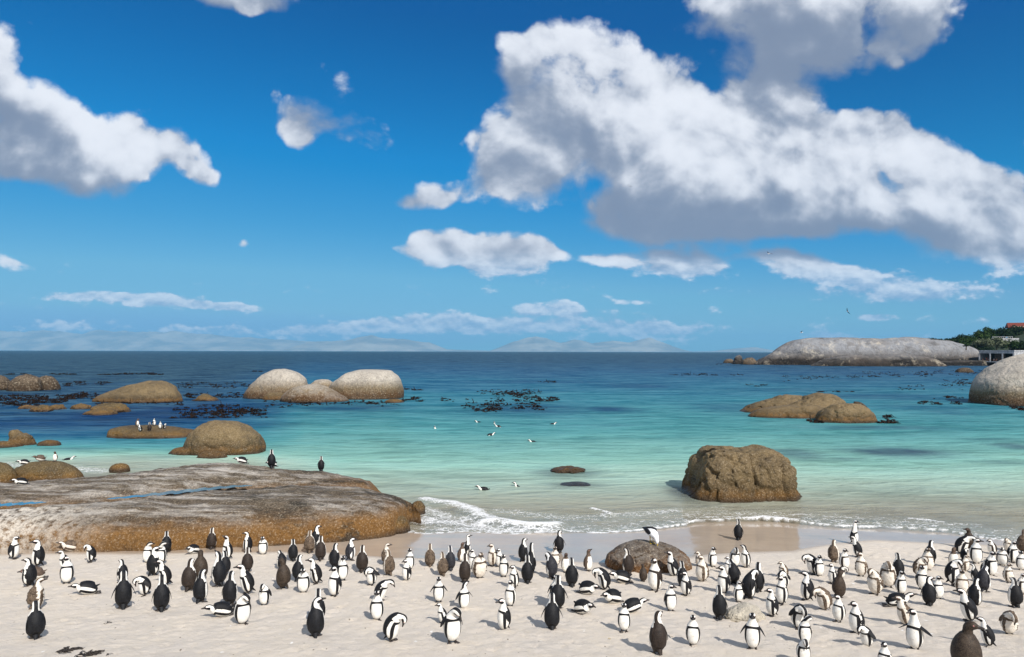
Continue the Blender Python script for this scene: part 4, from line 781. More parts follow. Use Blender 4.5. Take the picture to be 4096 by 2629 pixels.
DATA = """
1|125|548|348|60|U|adult||in profile facing right, first of all before the pale end of the slab
1|340|620|380|268|U|adult||facing left with pale throat, beside the foot of the pale slab end
1|610|482|0|270|D|moult||moulting bird lying prone against the ochre foot of the slab
1|830|577|412|275|P|adult||hunched preener with head bowed, under the ochre slab foot
1|600|655|468|280|L|adult||striding left, its lower body hidden by a spotted front facing penguin
1|610|772|530|350|U|adult|yaw=-40|white fronted spotted penguin looking left, standing before a striding one
1|262|797|550|235|U|adult||black backed, looking left, in front of the lying brown youngster
1|275|735|0|262|C|juv||brown youngster lying flat with tail to the right, behind a standing adult
1|330|1005|740|105|U|moult||scruffy brown backed moulter facing right near the left edge
1|320|1277|955|185|U|adult||large one seen from behind, lowest on the left, with a shadow beside it
1|745|882|0|275|C|adult||lying on its belly facing left, alone on open sand below the slab
1|1520|490|303|178|U|adult||seen from behind with nape striped, close under the slab foot
1|1350|585|395|335|S|adult||white chested, tucking its head, beside a back view bird near the slab
1|1470|600|392|340|S|adult||white faced one squeezed between two backs in the upper left cluster
1|1405|702|450|120|U|adult|yaw=-30|black backed with white flank, turning its head, mid cluster on the left
1|1520|787|560|262|L|adult||leaning to the left with tail on the sand, below the upper left cluster
1|1115|757|560|215|U|adult||back view, half hidden behind a spread winged back view penguin
1|1125|1000|680|182|U|adult|fl=24|spread flippers and black back, in front of another back view bird
1|1320|882|700|290|B|adult|fl=30|crouched preener with flippers held out, between two back views
1|1475|1024|715|181|U|adult|fl=17|back view with nape stripes, right of the crouched preener
1|1745|513|0|325|C|adult||small one lying with its face to the left below the ochre slab
1|1935|458|270|168|U|brown||brownish back, standing close against the ochre slab foot
1|2080|552|335|285|K|adult||lifting its open beak to the left near the ochre slab foot
1|2160|403|195|95|U|adult||upright in profile facing right, right against the ochre slab
1|2260|489|305|250|U|adult||back turned left, standing before the one against the slab
1|2260|669|455|178|U|brown||narrow dark brown back, in the upper middle of the left group
1|1730|838|565|150|U|brown||stout brownish back leaning right, paired with another brown bird
1|1830|742|485|182|U|dark||woolly dark brown youngster seen from behind in the pair
1|1835|947|665|145|U|adult||black back turned right with pale face edge, below the brown pair
1|2000|797|490|215|K|adult||black back with its beak raised to the left, right of the brown pair
1|2055|692|485|200|U|adult||black backed one overlapped by a raised beak penguin
1|2105|972|680|160|U|adult||slim back view, standing just above the lying left facing penguin
1|2270|863|600|272|L|adult||leaning left with white chest, next to the white preener
1|1975|1082|0|277|C|adult||lying prone facing left, its tail touching a white fronted preener
1|2215|1147|865|15|P|adult|yaw=35|white fronted, bending its head down to the right beside a lying bird
2|130|972|770|335|P|adult|fl=16|all white preener with head tucked, standing on dark feet
2|90|412|205|190|U|adult||back view against the ochre slab, behind a white fronted bird
2|142|405|250|25|U|adult||white fronted bird standing between two others by the ochre slab
2|118|509|340|350|H|adult||short white fronted bird in front of the pair by the ochre slab
2|365|402|230|285|K|adult||tilting its beak up to the left against the right half of the slab
2|392|567|375|186|U|adult||slim black back below the one tilting its beak at the slab
2|545|491|295|172|U|moult||mottled brown back beside a facing right adult by the slab
2|600|452|250|118|U|adult||pale faced, looking right, behind two brown backs by the slab
2|645|562|350|176|U|brown||dark brown back, rightmost of the three by the slab
2|285|642|480|205|P|adult||rounded black back with head tucked, behind a dark youngster
2|300|817|555|238|U|dark|yaw=-20|dark chocolate youngster with pale streaked throat facing left
2|440|748|525|150|U|adult||black back with white stripe, behind a small front facing bird
2|488|857|630|352|H|adult||small white fronted one with spotted belly in the left middle group
2|610|772|545|268|L|adult||leaning left with white chest and tail on sand, left middle group
2|775|632|415|150|U|adult||glossy back turned to the right, behind a tall white fronted bird
2|845|745|525|8|U|adult|fl=20|tall white fronted bird with flippers open in the middle of the beach
2|770|890|625|320|U|adult|fl=15|turned to the left showing chest band, below a tall white fronted bird
2|920|563|365|100|U|grey||shaggy grey back facing right at the edge of the wet sand
2|1025|667|435|172|U|brown||broad brown back standing at the edge of the wet sand
2|1250|602|410|80|U|moult||moulting bird facing right with ragged tail, near the rock reflection
2|1268|697|475|212|U|moult||ragged brown back, in front of the ragged tailed bird
2|1460|647|455|352|U|adult||small white fronted one at the border of the wet sand
2|1430|747|555|310|U|adult||facing left with crisp chest band, below the one at the wet border
2|1645|622|420|180|U|moult||mottled moulting back alone at the wet sand border
2|1760|702|495|200|U|moult||flaky brown back with a white flank line, near the wet sand
2|1830|657|440|190|U|grey||slate grey back standing between brown birds near the wet sand
2|1930|572|395|65|K|juv||pale bellied brown youngster with its head lifted to the right
2|1990|522|330|95|T|adult||tall long necked bird on the wet sand behind a brown youngster
2|1965|762|515|178|U|brown||smoky brown back, tallest of the backs in the centre group
2|2035|640|462|320|U|adult||small bird facing left, half covered by a puffy moulter
2|2096|722|490|25|H|moult||puffy chested moulter with dark flipper held forward, centre group
2|2215|612|415|300|U|moult||spotted bird looking left at the top of the centre right knot
2|2280|620|455|310|U|adult||facing left close behind a front facing bird in the centre knot
2|2320|712|510|352|U|adult||front facing, its band narrow, in the centre right knot
2|1110|787|615|320|B|adult|fl=(40,14)|bent right over with black back and one flipper lifted, mid beach
2|1185|932|730|60|F|adult|yaw=20|stretching its white neck down to the right, behind a front facing bird
2|1160|1107|842|353|U|adult||front facing, standing below the one stretching its neck
2|620|1132|840|178|U|adult||black back partly covered by another looking left
2|600|1260|918|178|U|adult|yaw=-75|black back with its head turned left, in front of its hidden partner
2|1290|1295|1045|70|B|adult||deeply bowed preener alone on open sand facing right
2|1725|942|715|0|U|adult|fl=(32,32)|facing the camera with both flippers spread wide mid beach
2|1955|1007|765|18|U|adult|yaw=120;fl=(36,26)|white front with its black head turned away and flippers out
2|1765|1132|950|300|L|adult||stooping left behind a white fronted bird that looks down
2|1850|1312|985|15|P|adult|yaw=40;fl=20|white front, bowing its pink browed head to the right
2|2320|1202|920|300|U|adult||walking left alone, its long shadow pointing left
3|95|980|745|335|U|adult|yaw=60|white fronted with head turned right, at the centre of the beach
3|128|812|610|305|U|adult||facing left, in the column of three at the centre
3|215|572|368|135|U|adult||back turned right at the border of the wet sand, behind two backs
3|285|682|415|165|T|adult||long black back with white cheek beside the wet sand
3|250|770|525|184|U|adult|fl=14|glossy black back, lowest of the three by the wet sand
3|540|492|298|190|U|adult|fl=24;yaw=-50|on wet sand seen from behind with flippers open and head turned left
3|500|622|435|10|U|moult||white fluffy chested moulter in front of the one on wet sand
3|470|727|505|222|P|grey||patchy grey moulter with its head bowed left of a brown chick
3|600|672|495|20|U|juv||brown youngster facing the camera beside a glossy back
3|655|802|555|186|U|adult|fl=15|glossy black back with white tail tip, right of the brown youngster
3|805|657|458|70|K|juv||brown youngster with pale belly and raised beak, alone left of the boulder
3|512|962|702|5|U|adult|fl=22|mostly hidden, its white side showing behind a spread flipper back
3|530|1007|720|176|U|adult|fl=26|black back with wide flippers, upper one of the stacked pair
3|475|1194|885|182|U|adult|fl=26|black back with wide flippers, lowest of the stacked pair
3|955|832|635|275|B|adult||bulky black back bowing to the left above the resting birds
3|1080|767|0|285|C|adult||lying with tail to the right behind a bulky bowing back
3|835|880|0|55|C|adult||resting bird with its face to the right, upper of the resting trio
3|1000|964|0|315|C|adult||resting bird with its face to the left, right one of the resting trio
3|790|1062|0|45|C|adult||resting bird tucked low, lowest of the resting trio
3|1170|692|465|215|U|brown||grey brown back standing before the left side of the beach boulder
3|1350|652|455|170|U|adult||black back against the middle of the beach boulder
3|1415|842|545|325|U|brown|yaw=10|tall brown winged bird with white front before the beach boulder
3|1310|757|600|195|U|dark||dark brown back squeezed behind the tall brown winged bird
3|1590|707|485|290|L|adult|neck=-20|leaning left with raised beak against the right side of the boulder
3|1665|802|580|200|U|adult||black back half hidden behind one facing left near the boulder
3|1700|882|670|303|U|adult||facing left with white chest and long dark tail below the boulder
3|1825|620|478|300|H|moult||moulter peering left over the back of another beside the boulder
3|1845|757|525|308|U|moult||tall moulting brown back facing left beside the boulder
3|1560|1022|785|18|U|adult|yaw=40|front facing with its beak to the right, alone below the boulder
3|1255|1032|0|112|C|adult||lying with raised head to the right behind a white front
3|1135|1207|958|0|U|adult||front facing with dark head, next to a lying bird
3|1440|1414|1052|205|U|brown|yaw=-55|large brownish back looking left, lowest in the middle
3|1765|1337|1068|2|U|adult||front facing alone with slim upright body near the bottom
3|2310|1372|1050|0|U|adult|fl=(30,30)|front facing with flippers apart, below the pale stone
3|2180|377|195|175|L|adult|fl=20;yaw=30;A=84|striding seaward across the boulder reflection on wet sand
3|1945|622|440|38|U|adult||looking right with white front, below the boulder reflection
3|2245|628|428|310|U|adult|yaw=-80|white bellied bird leaning away from its black headed neighbour
3|2150|622|438|15|P|adult||white front with black head bent down, touching its neighbour
3|2085|690|530|310|U|grey||small mottled head looking left behind a preening black back
3|2135|782|570|220|P|adult|yaw=-30|preening black back with a white ring on its face
3|2045|862|618|325|U|adult|yaw=-30|white fronted, pink browed bird looking left above the pale stone
3|2005|1097|808|190|U|adult|A=88|plain black back standing at the left side of the pale stone
3|2180|942|750|35|U|adult|yaw=20|facing right just behind the pale stone
3|2280|917|655|130|P|adult||black back curled with head under, a white ring showing, by the stone
3|2360|852|597|172|U|adult||upright black back with white tail spot, right of the curled bird
5|1500|655|478|300|H|moult||shaggy moulter peering down to the left, right of the centre
5|1500|777|572|335|B|adult|fl=(14,34)|bent white bird with one flipper hanging out behind a neighbour
5|1475|957|650|322|U|adult||white fronted looking left with one flipper loose, right half
5|1760|918|605|275|U|adult||black backed with pale throat looking left, alone in the right half
5|1370|1092|790|300|U|adult||facing left right beside the pale stone, its shadow on it
5|1665|1228|950|30|B|adult|fl=18|arched white fronted preener with beak to its right flank
5|1740|1402|1090|15|S|adult||white front with head tucked over its shoulder, near the bottom
5|1725|1625|1335|20|P|adult||preening at the lower edge, its feet out of the picture
6|205|868|555|300|B|adult||arched preener with striped side, leftmost of the right crowd
6|300|897|570|30|U|adult||small headed white front standing before the arched preener
6|855|397|28|65|T|adult|neckl=1.9|very tall long necked bird on the wet sand looking right
6|530|677|340|162|U|moult|fat=.95|dark back with a ragged moulting collar
6|915|602|288|262|L|adult|A=76|black back leaning left in front of the very tall bird
6|700|792|470|40|U|brown||brown winged white front looking right in the right crowd
6|960|902|535|345|U|moult|yaw=-30|fluffy white chested moulter alone in the right crowd
6|650|930|725|60|B|brown||brown and white rounded back hidden behind a left facing bird
6|510|1015|710|308|U|adult||facing left with spotted white chest before a rounded back
6|620|1237|825|60|U|dark|yaw=80|hulking dark brown youngster with pale mottled front, head turned away
6|385|1432|1075|300|B|moult||brown sequined moulter bowed over to the left
4|705|1122|885|330|U|adult|yaw=-20|looking left with white front, below the bowed brown moulter
4|870|1227|948|310|U|adult||large one striding left with shadow, right of the centre bottom
4|965|1352|1150|320|B|adult|fl=30;neck=40|stooping low with flippers dangling before a striding adult
4|1130|1590|1315|340|U|adult||only its white cheeked head rises from the bottom edge
6|1180|1187|785|320|P|moult||headless looking pale moulter preening alone in the right crowd
6|1385|1072|645|0|P|moult|yaw=20|front facing moulter with pale belly and bowed head
6|1545|932|555|200|U|adult||black back behind the pale bellied moulter
6|1590|1182|815|35|U|adult||compact bird looking right beside the pale bellied moulter
7|355|802|390|160|U|adult||black back looking away in the upper right crowd, flipper out
7|310|882|505|20|U|moult||chest feathers ragged, standing before a black back in the upper right crowd
7|185|1025|640|60|P|moult||brown ball of moulting feathers with head hidden
7|210|1212|805|10|U|adult||white bellied front facing bird below the moulting ball
7|330|1492|1015|188|U|adult|yaw=-60;fl=18|black back looking left with both flippers off its sides, right crowd
7|485|1377|985|30|U|adult|yaw=20|pink browed bird looking right behind a black back
7|870|610|265|80|F|adult|neck=40|stooping right against a dark youngster at the far water edge
7|1010|520|170|330|U|dark|yaw=-40;A=88|all dark youngster with beak to the left at the far water edge
7|1140|772|345|15|U|adult|yaw=60|clean white front beside the stooping pair in the far crowd
7|1420|610|355|300|H|brown||brown backed bird looking left near the wash in the far crowd
7|755|852|500|10|U|juv|yaw=150|white fronted grey headed youngster in the far crowd
7|930|720|500|120|P|adult||black back buried in the middle of the far crowd
7|1590|802|485|0|H|adult||small round headed white front in the far crowd
7|1770|752|380|55|U|adult||broad bird looking right at the right end of the far crowd
7|1690|560|325|330|P|moult||grey ball of moult with head tucked at the far water edge
7|1960|590|200|170|U|moult||tall ragged brown bird cut by the right edge
7|1915|882|550|10|U|adult||white front with dark face touching the right edge
7|1400|982|560|45|U|adult||big white front looking right with strong band, far crowd
7|735|1132|680|75|P|adult||head turned away, black and white side view, tail to the left
7|960|905|620|60|U|moult||brown fluff on its back, looking right in the far crowd
7|900|1302|880|15|U|moult||moulter with shaggy collar and pale belly facing the camera
7|1110|1060|780|240|U|adult||black back wedged beside one looking right
7|1285|962|715|70|U|adult||white head curving to the right above a black back
7|1270|1247|840|160|P|grey||speckled charcoal back, head hidden, in the right crowd
7|1130|1502|1040|135|U|adult|yaw=20;fl=(26,10)|blue black back, beak to the right, one flipper swung out
4|1910|1118|840|285|L|adult|A=72|leaning left with pink brow, in front of the blue black back
7|1700|1092|765|40|U|moult||mottled moulter looking right close to the right edge
4|2385|872|680|45|U|brown||brown shouldered bird cut by the right edge
4|2320|988|735|215|U|adult||black back with flipper forward, near the right edge
4|1290|990|0|100|D|adult||lying stretched out with its tail to the left and head to the right
4|1320|1152|900|290|L|moult||scruffy collared bird looking left behind a flapping one
4|1400|1377|1020|340|U|adult|fl=(52,48);yaw=-20;neckl=1.15|flapping bird with flippers held wide, near the right bottom
4|1885|1600|1120|60|U|dark|yaw=20;fat=1.1|huge dark brown youngster at the bottom right
4|2080|1347|1100|275|L|adult||head hidden, leaning left behind the huge dark youngster
4|2265|1237|1010|25|B|moult|fl=14|pale bellied moulter doubled over near the right bottom corner
8|595|507|390|70|U|juv||brown youngster, leftmost on the flat ochre rock
8|650|587|475|270|L|adult||stooping left in front of a youngster on the flat ochre rock
8|790|580|445|182|U|brown||smoky back view at the middle of the flat ochre rock
8|865|496|385|38|U|adult||white fronted looking right on the flat ochre rock
8|965|546|430|330|U|adult||black and white bird facing left on the flat ochre rock
8|1030|546|465|100|P|adult||bowed bird, rightmost on the flat ochre rock
8|2230|1050|0|280|C|adult||lying on the crest of the slab before the big tan boulder
9|405|987|875|180|U|adult||standing on the crest of the slab with its back turned
9|395|1022|0|310|C|adult||lying at the feet of the one standing on the slab crest
9|838|1032|938|182|U|adult|fl=20|lone back view with open flippers at the right end of the slab crest
10|480|974|892|325|U|juv||pale fronted youngster standing on the ochre mound
10|330|969|0|280|C|juv||grey youngster lying on top of the ochre mound
10|190|977|0|280|C|adult||only its dark back shows over the left of the ochre mound
10|155|1187|0|285|C|adult||small one lying on the pale end of the slab by the left edge
"""
SWIM = """
9|1830|690|335|J|swimming upright with white breast showing in the turquoise water
9|2208|636|280|Z|swimming low, farthest left of the three by the kelp
9|2350|648|0|J|swimming bird whose head sticks up above its neighbour
9|2378|671|290|Z|swimming just below the one with raised head
9|2325|744|100|Z|swimming alone, low and dark, nearest below the trio
11|465|652|95|Z|swimming to the right with a wake behind it
11|280|807|285|Z|swimming left alone in the open green water
9|2245|1223|280|Z|swimming near the surf with its head to the left
11|140|1198|260|J|diving bird splashing near the surf
10|605|959|90|Z|swimming in the milky shallows behind the ochre mound
"""
HZ = 5e-5
# ------------------------------------------------------------------ place the birds
def bvh_of(objs):
    V=[];Fc=[];o_=0
    for ob in objs:
        me=ob.data; co=np.empty(len(me.vertices)*3); me.vertices.foreach_get('co',co); co=co.reshape(-1,3)+np.array(ob.location)
        V.append(co)
        for p in me.polygons: Fc.append([i+o_ for i in p.vertices])
        o_+=len(co)
    return BVHTree.FromPolygons(np.concatenate(V).tolist(), Fc)
_near = [o for o in ROCKS if o.name.split('.')[0] in('slab_rock','islet_rock') or o is mound]
RB = bvh_of(_near)
def rock_hit(px,py):
    for k in range(60):
        h = RB.ray_cast(CAMP, pdir(px,py+k*1.5), 90)
        if h[0] is not None and h[1].z>.25: return h[0]
    return None
TILE = {1:(0,2000,2400/1050),2:(1000,2000,2400/1050),3:(2000,2000,2400/1050),4:(3046,2000,2400/1050),5:(2600,2080,1964/700),6:(3200,2080,1964/500),7:(3640,2080,1962/456),8:(400,1580,4.),9:(900,1400,2400/1100),10:(0,1400,2400/1100),11:(2000,1400,2400/1100)}
scl=[]
for ln in DATA.strip().split('\n'):
    ti,X_,Yf_,Yt_,hd,ps,kd,ex,lab = ln.split('|'); ox,oy,sc_k = TILE[int(ti)]
    px = ox+float(X_)/sc_k; py = oy+float(Yf_)/sc_k; pt = oy+float(Yt_)/sc_k
    kw = {}
    for e in (ex.split(';') if ex else []):
        k,v = e.split('='); kw[k] = eval(v)
    if int(ti)<=7: P = ground_hit(px,py-4); grp='penguins gathered on the beach'
    else: P = rock_hit(px,py-1); grp={8:'penguins resting on rocks in the bay',9:'penguins on the crest of the slab rock',10:'penguins resting on rocks in the bay'}[int(ti)]
    if P is None: print('no rock under', lab); continue
    hgt = None
    if float(Yt_)>0 and ps not in 'DCN': hgt = max(at_y(px,pt,P.y).z - P.z, .2)
    if hgt: hgt *= 1.10
    if hgt and ps in 'BPF': hgt=min(hgt,.62)
    o,s = penguin((P.x,P.y,P.z-.006), float(hd)-math.degrees(math.atan2(P.x,P.y)), ps, kd, hgt, 'penguin '+lab if not lab.startswith(('penguin','youngster')) else lab, group=grp, **kw)
    if ps in 'UTKL' and hgt: scl.append((round(s,2),ps,lab[:30]))
    if ps in 'DC':
        o.scale = (.98,)*3
print('scales', np.mean([a[0] for a in scl]), [a for a in scl if a[0]<.80 or a[0]>1.18])
for ln in SWIM.strip().split('\n'):
    ti,X_,Y_,hd,ps,lab = ln.split('|'); ox,oy,sc_k = TILE[int(ti)]
    P = at_z(ox+float(X_)/sc_k, oy+float(Y_)/sc_k, 0.)
    o,s = penguin((P.x,P.y,-.135 if ps=='Z' else -.27), float(hd)-math.degrees(math.atan2(P.x,P.y)), ps, 'adult', None, 'penguin '+lab, group='penguins swimming in the bay')

# ------------------------------------------------------------------ gulls
def flat_mat(name, c1, c2, rough=.6, sc=8, bump=.2, bd=.01):
    mt,nt = new_mat(name); tcn = nt.node('ShaderNodeTexCoord').outputs['Object']; n = nt.noise(tcn,sc,4,.6)
    finish(nt, pbsdf(nt, nt.mix(nt.mr(n,.35,.65),c1,c2), rough, nt.bump(n,bump,bd), spec=.3)); return mt
m_white = flat_mat('gull_white', srgb(244,244,244), srgb(224,224,226)); m_black = flat_mat('gull_black', srgb(24,24,28), srgb(44,44,50)); m_yel = flat_mat('gull_yellow', srgb(206,176,60), srgb(180,150,60))
def loft(pts, k=14):
    """pts: (x,y,z,ry,rz) along a line; rings stand across the path"""
    P = np.array([p[:3] for p in pts],float); T = np.gradient(P,axis=0); V=[]
    for p,t,q in zip(P,T,pts):
        t=t/(np.linalg.norm(t)+1e-9); l=np.cross([0,0,1],t) if abs(t[2])<.95 else np.array([0,1.,0]); l/= np.linalg.norm(l)+1e-9; u=np.cross(t,l)
        for a in np.linspace(0,2*math.pi,k,endpoint=False): V.append(p+l*math.cos(a)*q[3]+u*math.sin(a)*q[4])
    return np.array(V), gridfaces(len(pts),k,True)
def join(parts):
    V=[];Fc=[];mi=[];o_=0
    for (v,f,m_) in parts: V.append(np.array(v)); Fc += [[i+o_ for i in g] for g in (f.tolist() if hasattr(f,'tolist') else f)]; mi += [m_]*len(f); o_+=len(v)
    return np.concatenate(V),Fc,mi
bb = bvh_of([beachb]); gp = bb.ray_cast(CAMP, pdir(2606,2172), 60)[0] or at_z(2606,2172,1.5)
body = loft([(-.20,0,.27,.004,.004),(-.14,0,.26,.03,.025),(-.06,0,.24,.075,.07),(.03,0,.225,.09,.09),(.10,0,.205,.08,.085),(.15,0,.165,.055,.06),(.175,0,.12,.04,.042),(.185,0,.085,.036,.036),(.185,0,.055,.028,.028),(.19,0,.035,.012,.012)])
beak = loft([(.19,0,.04,.012,.012),(.195,0,.015,.009,.011),(.205,0,-.012,.003,.004)],8)
wings=[]
for sd in (1,-1): wings.append((*loft([(.08,sd*.078,.24,.004,.02),(.02,sd*.092,.262,.014,.06),(-.08,sd*.078,.275,.014,.055),(-.18,sd*.045,.28,.010,.03),(-.30,sd*.012,.275,.004,.008)],10),1))
legs=[]
for sd in (1,-1):
    legs.append((*loft([(.0,sd*.035,.17,.016,.016),(.005,sd*.035,.10,.008,.008),(0,sd*.036,.01,.007,.007)],8),2))
    legs.append(([(-.02,sd*.036,.006),(.06,sd*.036-.03,.004),(.065,sd*.036,.008),(.06,sd*.036+.03,.004),(.0,sd*.036,.02)],[[0,1,4],[1,2,4],[2,3,4],[3,0,4],[0,3,2,1]],2))
V,Fc,mi = join([(*body,0),(*beak,2)]+wings+legs)
g_o = mesh_obj('gull',V*np.array([1.2,1.35,1.2]),Fc,[m_white,m_black,m_yel],mi=mi); g_o.location=(gp.x,gp.y,gp.z-.01); g_o.rotation_euler=(0,0,R(-62)); tag(g_o,'white and black gull bending its head down on top of the beach boulder','gull')
def flying(px,py,Yd,rz,bank,lab,cat='gull'):
    b = loft([(-.28,0,0,.005,.005),(-.2,0,0,.04,.02),(-.08,0,0,.06,.055),(.08,0,0,.065,.06),(.18,0,.01,.04,.04),(.25,0,.015,.036,.036),(.29,0,.01,.014,.014),(.33,0,0,.004,.004)],10)
    ws=[]
    for sd in (1,-1): ws.append((*loft([(.06,sd*.04,.02,.10,.016),(.09,sd*.25,.13,.09,.012),(.05,sd*.42,.17,.075,.01),(-.06,sd*.62,.13,.045,.006),(-.16,sd*.74,.09,.008,.003)],8),1))
    for w_ in ws: w_[0][:,0]=w_[0][:,0]
    V,Fc,mi = join([(*b,0)]+ws); p = at_y(px,py,Yd)
    o = mesh_obj('gull',V,Fc,[m_white,m_black],mi=mi); o.location=p; o.rotation_euler=(R(bank),R(8),R(rz)); tag(o,lab,cat,'gulls in flight')
# wing cross-sections run fore and aft
flying(2518,745,150,60,30,'dark gull soaring in front of the big cloud')
flying(3077,1015,110,200,-25,'gull with raised wings below the big cloud')
flying(3207,1331,120,170,15,'gull gliding level above the whaleback rock')
flying(3391,1246,140,120,60,'gull banking steeply near the small grey cloud')

# ------------------------------------------------------------------ kelp
kelp_m, nt = new_mat('kelp'); pos = nt.node('ShaderNodeNewGeometry').outputs['Position']
finish(nt, pbsdf(nt, nt.mix(nt.mr(nt.noise(pos,4,3),.4,.65), srgb(16,11,8), srgb(46,30,18)), .6, spec=.12))
def kelp_blade(rg, x, y, s):
    a = rg.uniform(0,6.283); L = s*rg.uniform(.5,1.); n=6; w_ = .13*s*rg.uniform(.7,1.5); up = s*rg.uniform(.12,.42); V=[]
    for i in range(n):
        t=i/(n-1); d = L*t; z = up*math.sin(math.pi*min(t*1.05,1))**.8 - .05+.02*t
        if rg.random()<.15: z*=1.2
        ww = w_*(.5+1.4*math.sin(math.pi*min(t+.12,1)))+.01; cx_,cy_ = x+d*math.cos(a), y+d*math.sin(a); nx,ny = -math.sin(a)*ww, math.cos(a)*ww; tw = rg.uniform(-.5,.5)*ww
        V += [(cx_+nx,cy_+ny,z+tw),(cx_,cy_,z+.03*s),(cx_-nx,cy_-ny,z-tw),(cx_,cy_,z-.02*s)]
    return V
def kelp_patch(x0,x1,y0,y1,n,label,sz=1.,seed=0):
    rg = random.Random(seed+99); V=[];Fc=[]
    cl = [(rg.random(),rg.random()) for _ in range(max(3,n//5))]
    for _ in range(int(n*1.3)):
        c_ = rg.choice(cl); u_ = min(max(c_[0]+rg.gauss(0,.06),0),1); v_ = min(max(c_[1]+rg.gauss(0,.14),0),1)
        p = at_z(x0+(x1-x0)*u_, y0+(y1-y0)*v_, 0)
        for b_ in range(rg.randint(3,6)):
            o_ = len(V); s = .38*sz*rg.uniform(.5,1.2); V += kelp_blade(rg, p.x+rg.gauss(0,.16), p.y+rg.gauss(0,.16), s)
            for i in range(5):
                for j in range(4):
                    j2=(j+1)%4; Fc.append([o_+i*4+j,o_+i*4+j2,o_+(i+1)*4+j2,o_+(i+1)*4+j])
        if rg.random()<.05:
            o_=len(V); h=rg.uniform(.3,.6)*sz; dx_=rg.uniform(-.15,.15)
            for zz,r__,xx in ((-.1,.05,0),(h*.6,.045,dx_),(h,.015,dx_*2)):
                for j in range(4): V.append((p.x+xx+r__*math.cos(j*1.57),p.y+r__*math.sin(j*1.57),zz))
            for i in range(2):
                for j in range(4):
                    j2=(j+1)%4; Fc.append([o_+i*4+j,o_+i*4+j2,o_+(i+1)*4+j2,o_+(i+1)*4+j])
    V=np.array(V); c=V.mean(0); c[2]=0
    o = mesh_obj('kelp',V,Fc,kelp_m,loc=tuple(c)); tag(o,label,'kelp','floating kelp beds',kind='stuff')
KP = [(0,150,1583,1625,150,'dense kelp bed below the dark boulders at the left edge'),(150,284,1583,1612,120,'kelp bed between the left edge bed and the streaked boulder'),(284,400,1572,1597,90,'dense kelp touching the left side of the streaked brown boulder'),
 (20,140,1495,1499,16,'thin kelp line behind the dark boulders at the left edge',1.5),(188,298,1496,1500,26,'short kelp line right of the dark boulders near the horizon side',1.5),(380,650,1494,1500,60,'long thin kelp line beyond the streaked boulder',1.5),(240,440,1526,1540,50,'scattered kelp above the streaked boulder'),(225,285,1535,1545,20,'kelp beside the rightmost dark boulder'),
 (690,1008,1530,1553,90,'loose kelp rows left of the twin pale boulders'),(733,975,1572,1592,60,'kelp around the pointed ochre rock'),(688,1060,1622,1672,190,'thick kelp raft in front of the twin boulders on the left'),(385,720,1608,1620,60,'kelp fringe under the streaked boulder'),
 (990,1590,1604,1632,60,'kelp scraps floating before the twin pale boulders'),(1615,1690,1556,1562,22,'small kelp tuft right of the largest pale boulder'),(1612,1695,1590,1608,30,'kelp clump at the right foot of the largest pale boulder'),(1000,1070,1485,1495,12,'kelp tips above the left pale boulder',1.4),
 (1748,2000,1596,1650,70,'lower left kelp of the mid bay raft'),(1880,2190,1560,1580,55,'upper row of the mid bay kelp raft'),(1990,2234,1572,1606,120,'densest part of the mid bay kelp raft'),(1980,2180,1614,1640,50,'bottom row of the mid bay kelp raft'),
 (2000,2220,1523,1534,18,'faint kelp line behind the mid bay raft'),(2678,2972,1496,1502,30,'thin kelp line left of the whaleback rock',1.4),(2981,3100,1533,1546,16,'kelp specks above the islet on the right'),(2850,2900,1448,1458,8,'kelp specks off the headland tip',1.6),
 (3133,3454,1505,1527,60,'kelp line across the water below the whaleback'),(3454,3706,1486,1508,70,'denser kelp line right below the whaleback',1.2),(3706,4010,1479,1503,80,'kelp before the boathouse shelf',1.2),(3752,3935,1518,1550,60,'kelp rows left of the huge pale boulder'),(3683,3890,1587,1618,40,'kelp scraps in front of the huge pale boulder'),
 (3277,3410,1566,1582,14,'kelp on the back of the islet'),(3491,3587,1660,1692,22,'kelp at the right end of the islet'),(4040,4100,1624,1642,30,'kelp at the foot of the huge pale boulder'),(3240,3330,1680,1692,10,'kelp bits at the front of the islet'),(3500,3900,1538,1560,14,'single kelp heads far apart in the right bay')]
for i,k in enumerate(KP): kelp_patch(*k[:6], sz=(k[6] if len(k)>6 else 1.)*1.0, seed=i)

